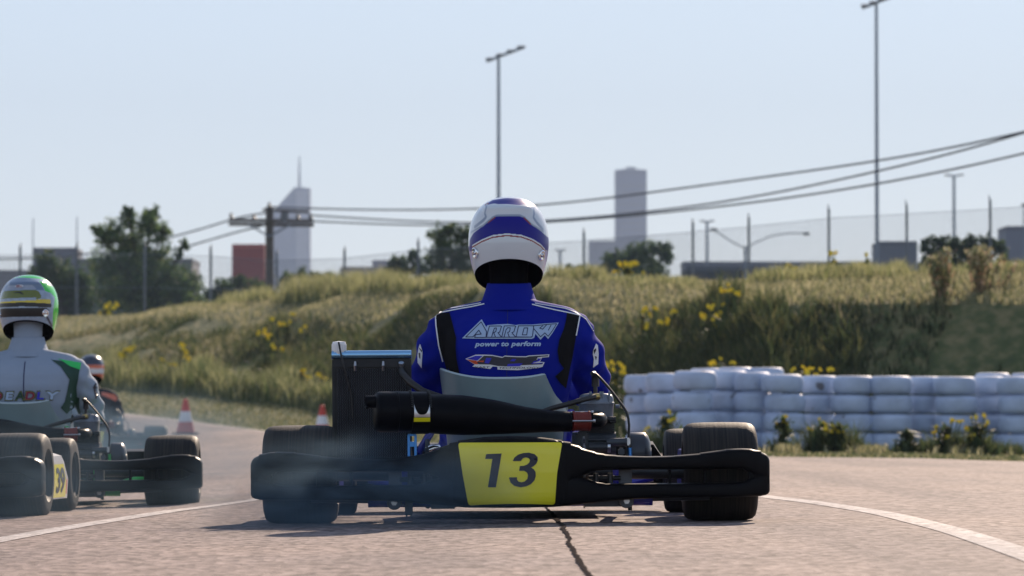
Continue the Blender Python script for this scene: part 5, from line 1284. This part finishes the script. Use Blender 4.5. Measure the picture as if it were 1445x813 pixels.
# ---- white and green kart and driver
KW = place(-1.914, 16.0); kart_w = make_kart(KW, R(1.0), R(-.6), 'black kart with green frame carrying the driver in white and green', (.01, .42, .05), None, tank='dark')
pw = person(kart_w, 'driver in white racing suit with green shoulder stripe and bright green helmet', M['suit_white_shaded'], .975, 'suit_white_shaded')
bw = bvl(pw)
SW = F/16.3; KPX = 35.7
def UW(px, py): return ((px-KPX)/SW, (.29-(py-592)/SW + .037)/.975)
def UZ(u, v): return UW(u/8.13, 500+v/8.13)
lay('shoulder_stripe', [(pl(UZ, [(575,-2),(600,10),(700,22),(760,50),(905,125),(890,240),(868,330),(868,430),(850,500),(820,560),(765,632),(705,560),(750,490),(775,380),(800,240),(770,190),(700,90)]), 0)], bw, M['green_dark_ink'], pw, .0036)
lay('shoulder_patch', [(pl(UZ, [(655,-5),(720,10),(920,45),(910,125),(800,85),(720,30)]), 0)], bw, M['green_ink'], pw, .005)
mir = lambda P: [(2*290-u, v) for u, v in P]
lay('shoulder_stripe', [(pl(UZ, mir([(575,-2),(600,10),(700,22),(760,50),(905,125),(890,240),(868,330),(868,430),(850,500),(820,560),(765,632),(705,560),(750,490),(775,380),(800,240),(770,190),(700,90)])), 0)], bw, M['green_dark_ink'], pw, .0036)
lay('seam', [(q, 0) for q in stroke(pl(UZ, [(292,30),(292,200),(294,400),(300,590)]), .004)], bw, M['line_grey'] if 'line_grey' in M else M['navy_ink'], pw, .0015)
lay('side_panel', [(pl(UZ, [(865,440),(895,450),(880,560),(915,690),(880,700),(850,600),(840,520)]), 0)], bw, M['green_dark_ink'], pw, .0036)
lay('sleeve_mark', [(pl(UZ, [(1075,275),(1050,330),(1060,360),(1095,330),(1100,300)]), 0), (pl(UZ, [(1060,360),(1075,470),(1110,400),(1095,340)]), 0)], bw, M['black_ink'], pw, .003)
lx_ = [(-5, 'D', 'maroon_ink', 105), (132, 'E', 'pale_ink', 92), (247, 'A', 'green_dark_ink', 100), (365, 'D', 'maroon_ink', 108), (482, 'L', 'blue_ink', 84), (622, 'Y', 'pale_ink', 146)]
for u, ch, m_, wd in lx_:
    cx_, cz_ = UZ(u, 420); sc = 1/8.13/SW
    lay('lettering', [], bw, M['black_ink'], pw, .003, tris=text_tris(ch, 118*sc, cx_, cz_, shear=.12, off=.05, width=(wd+26)*sc))
    lay('lettering', [], bw, M['olive_ink'], pw, .004, tris=text_tris(ch, 104*sc, cx_, cz_, shear=.12, off=.045, width=(wd+12)*sc))
    lay('lettering', [], bw, M[m_], pw, .005, tris=text_tris(ch, 92*sc, cx_, cz_, shear=.12, off=.035, width=wd*sc))
hgm = helmet(pw, [('all', None, 1), ('poly', pl(hg, [(-60,330),(-40,100),(120,85),(240,80),(380,88),(470,125),(525,210),(540,250),(600,275),(640,330),(620,560),(605,820),(-120,820)]), 0),
   ('poly', pl(hg, [(-40,235),(30,140),(110,95),(240,85),(360,92),(450,125),(500,180),(530,240),(470,240),(30,238)]), 2), ('poly', pl(hg, [(60,215),(120,180),(400,180),(440,215),(440,238),(60,238)]), 8),
   ('poly', pl(hg, [(345,88),(440,92),(520,110),(600,160),(610,190),(540,150),(450,115)]), 0), ('poly', pl(hg, [(165,68),(230,48),(250,55),(205,76)]), 0),
   ('poly', pl(hg, [(15,335),(45,245),(440,240),(470,255),(500,310),(500,340),(430,365),(15,362)]), 4), ('poly', pl(hg, [(170,275),(210,258),(270,260),(310,300),(290,295),(250,275),(200,275)]), 7),
   ('poly', pl(hg, [(-30,372),(300,370),(500,355),(600,355),(600,430),(430,415),(300,410),(-30,415)]), 5), (.03, pl(hg, [(-30,424),(300,418),(600,432)]), 7), (.02, pl(hg, [(0,362),(440,350)]), 0),
   ('poly', pl(hg, [(15,462),(560,462),(585,490),(560,570),(15,572)]), 7), ('poly', pl(hg, [(60,600),(460,590),(480,610),(70,640)]), 8), ('poly', pl(hg, [(545,565),(570,565),(615,680),(600,700)]), 3)],
   [PT['pale'], PT['green'], PT['grey'], PT['dnavy'], PT['olive'], PT['gold'], PT['white'], PT['black'], PT['line']], spoiler=True)
SH = F/16.4
def hloc(u, v): n_ = hg(u, v); return (n_[0]*.118, .9476 - n_[1]*.278)
bh = bvh_of(hgm); 
el = [hloc(247+48*math.cos(q), 190+20*math.sin(q)) for q in [k*2*math.pi/20 for k in range(20)]]
lay('helmet_badge', [(el, 0)], bh, M['white_ink'], pw, .002, maxlen=.03)
bx_, bz_ = hloc(247, 190); lay('helmet_badge', [], bh, M['maroon_ink'], pw, .0035, tris=text_tris('BELL', .0085, bx_, bz_, off=.02, width=.024))
rx1, rz1 = hloc(540, 525); rivet(hgm, rx1, rz1, 1, .016); rx1, rz1 = hloc(-5, 535); rivet(hgm, rx1, rz1, -1, .014)

# ---- kart with side number 39 at the left edge
KY = place(-2.212, 13.5); kart_y = make_kart(KY, R(-3.6), R(-.8), 'kart cut by the left picture edge with yellow side panel numbered 39', (.02, .02, .025), None, '39', tank='dark')

py = person(kart_y, 'driver in plain dark suit and pale helmet in the kart numbered 39', M['suit_dark'], .98)
helmet(py, [('all', None, 0), ('side', [(-1.3,.3),(1.3,.3),(1.3,.5),(-1.3,.5)], 1)], [PT['white'], PT['dnavy']], spoiler=False)

# ---- far kart
KF = place(-3.80, 37.0); kart_f = make_kart(KF, R(3), R(-.5), 'distant kart ahead of the white suited driver', (.35, .03, .03), None, tank='dark')
pf = person(kart_f, 'distant driver in dark suit and banded red, navy and white helmet', M['suit_dark'], .98)
bf = bvl(pf); lay('shoulder_patch', [([(.10,.60),(.215,.575),(.24,.545),(.23,.51),(.15,.55),(.10,.57)], 0)], bf, PT['orange'], pf, .003)
helmet(pf, [('all', None, 1), ('side', [(-1.3,.48),(1.3,.48),(1.3,.64),(-1.3,.64)], 0), ('side', [(-1.3,.12),(1.3,.16),(1.3,.34),(-1.3,.30)], 1), ('side', [(-1.3,.34),(1.3,.36),(1.3,.48),(-1.3,.46)], 2), ('side', [(-1.3,.64),(1.3,.66),(1.3,.82),(-1.3,.80)], 2), ('side', [(-1.3,.82),(1.3,.83),(1.3,1.2),(-1.3,1.2)], 1)], [PT['white'], PT['dnavy'], PT['orange'], PT['red']], spoiler=False)

# ---------------------------------------------------------------- smoke and haze
def smoke(loc, size, dens, label, seed, col=(.36, .52, .66), aniso=0, rz=0):
    bm = bmesh.new(); bmesh.ops.create_icosphere(bm, subdivisions=3, radius=1); me = bpy.data.meshes.new('tyre_smoke'); bm.to_mesh(me); bm.free()
    o = bpy.data.objects.new('tyre_smoke', me); COL.objects.link(o); o.location = loc; o.scale = size; o.rotation_euler = (0, 0, rz)
    tag(o, label, 'smoke', None, 'stuff')
    m = bpy.data.materials.new('tyre_smoke'); m.use_nodes = True; nt = m.node_tree; nt.nodes.remove(nt.nodes['Principled BSDF']); out = nt.nodes['Material Output']
    pv = nt.nodes.new('ShaderNodeVolumePrincipled'); pv.inputs['Color'].default_value = (*col, 1); pv.inputs['Anisotropy'].default_value = aniso
    tc = nt.nodes.new('ShaderNodeTexCoord')
    mp = nt.nodes.new('ShaderNodeMapping'); mp.inputs['Location'].default_value = (seed*3.1, seed*1.7, seed); nt.links.new(tc.outputs['Object'], mp.inputs['Vector'])
    n = nt.nodes.new('ShaderNodeTexNoise'); n.inputs['Scale'].default_value = 2.6; n.inputs['Detail'].default_value = 5; n.inputs['Distortion'].default_value = .6; nt.links.new(mp.outputs['Vector'], n.inputs['Vector'])
    ln = nt.nodes.new('ShaderNodeVectorMath'); ln.operation = 'LENGTH'; nt.links.new(tc.outputs['Object'], ln.inputs[0])
    f = nt.nodes.new('ShaderNodeMapRange'); f.interpolation_type = 'SMOOTHSTEP'; f.inputs['From Min'].default_value = 1.0; f.inputs['From Max'].default_value = .25; nt.links.new(ln.outputs['Value'], f.inputs['Value'])
    g = nt.nodes.new('ShaderNodeMapRange'); g.inputs['From Min'].default_value = .40; g.inputs['From Max'].default_value = .62; nt.links.new(n.outputs['Fac'], g.inputs['Value'])
    a = nt.nodes.new('ShaderNodeMath'); a.operation = 'MULTIPLY'; nt.links.new(f.outputs['Result'], a.inputs[0]); nt.links.new(g.outputs['Result'], a.inputs[1])
    b = nt.nodes.new('ShaderNodeMath'); b.operation = 'MULTIPLY'; b.inputs[1].default_value = dens; nt.links.new(a.outputs[0], b.inputs[0])
    nt.links.new(b.outputs[0], pv.inputs['Density']); nt.links.new(pv.outputs['Volume'], out.inputs['Volume']); me.materials.append(m)
    return o
SMK = (.24, .36, .47)
smoke((-.44, 11.2, .08), (.62, .22, .21), 5.0, 'thin blue grey tyre smoke curling round the left rear of kart 13', 1, SMK)
smoke((-1.62, 12.9, .10), (.75, .35, .28), 1.2, 'thin blue grey smoke drifting round the left edge karts', 2, SMK)
smoke((-2.6, 24.0, .16), (1.5, 2.0, .40), .8, 'faint smoke trailing behind the distant kart', 3, SMK)
HAZE = True
if HAZE:
    mb = MB(); mb.box((0, 1250, 100), (1900, 2800, 214)); hzo = mb.build('haze', bpy.data.materials.new('haze'), smooth=0); tag(hzo, 'pale haze in the air over the track and city', 'haze', None, 'stuff')
    m = hzo.data.materials[0]; m.use_nodes = True; nt = m.node_tree; nt.nodes.remove(nt.nodes['Principled BSDF']); pv = nt.nodes.new('ShaderNodeVolumePrincipled')
    pv.inputs['Color'].default_value = (.56, .68, .88, 1); pv.inputs['Density'].default_value = .00028; pv.inputs['Anisotropy'].default_value = 0
    nt.links.new(pv.outputs['Volume'], nt.nodes['Material Output'].inputs['Volume'])
bpy.data.meshes.remove(BODY)
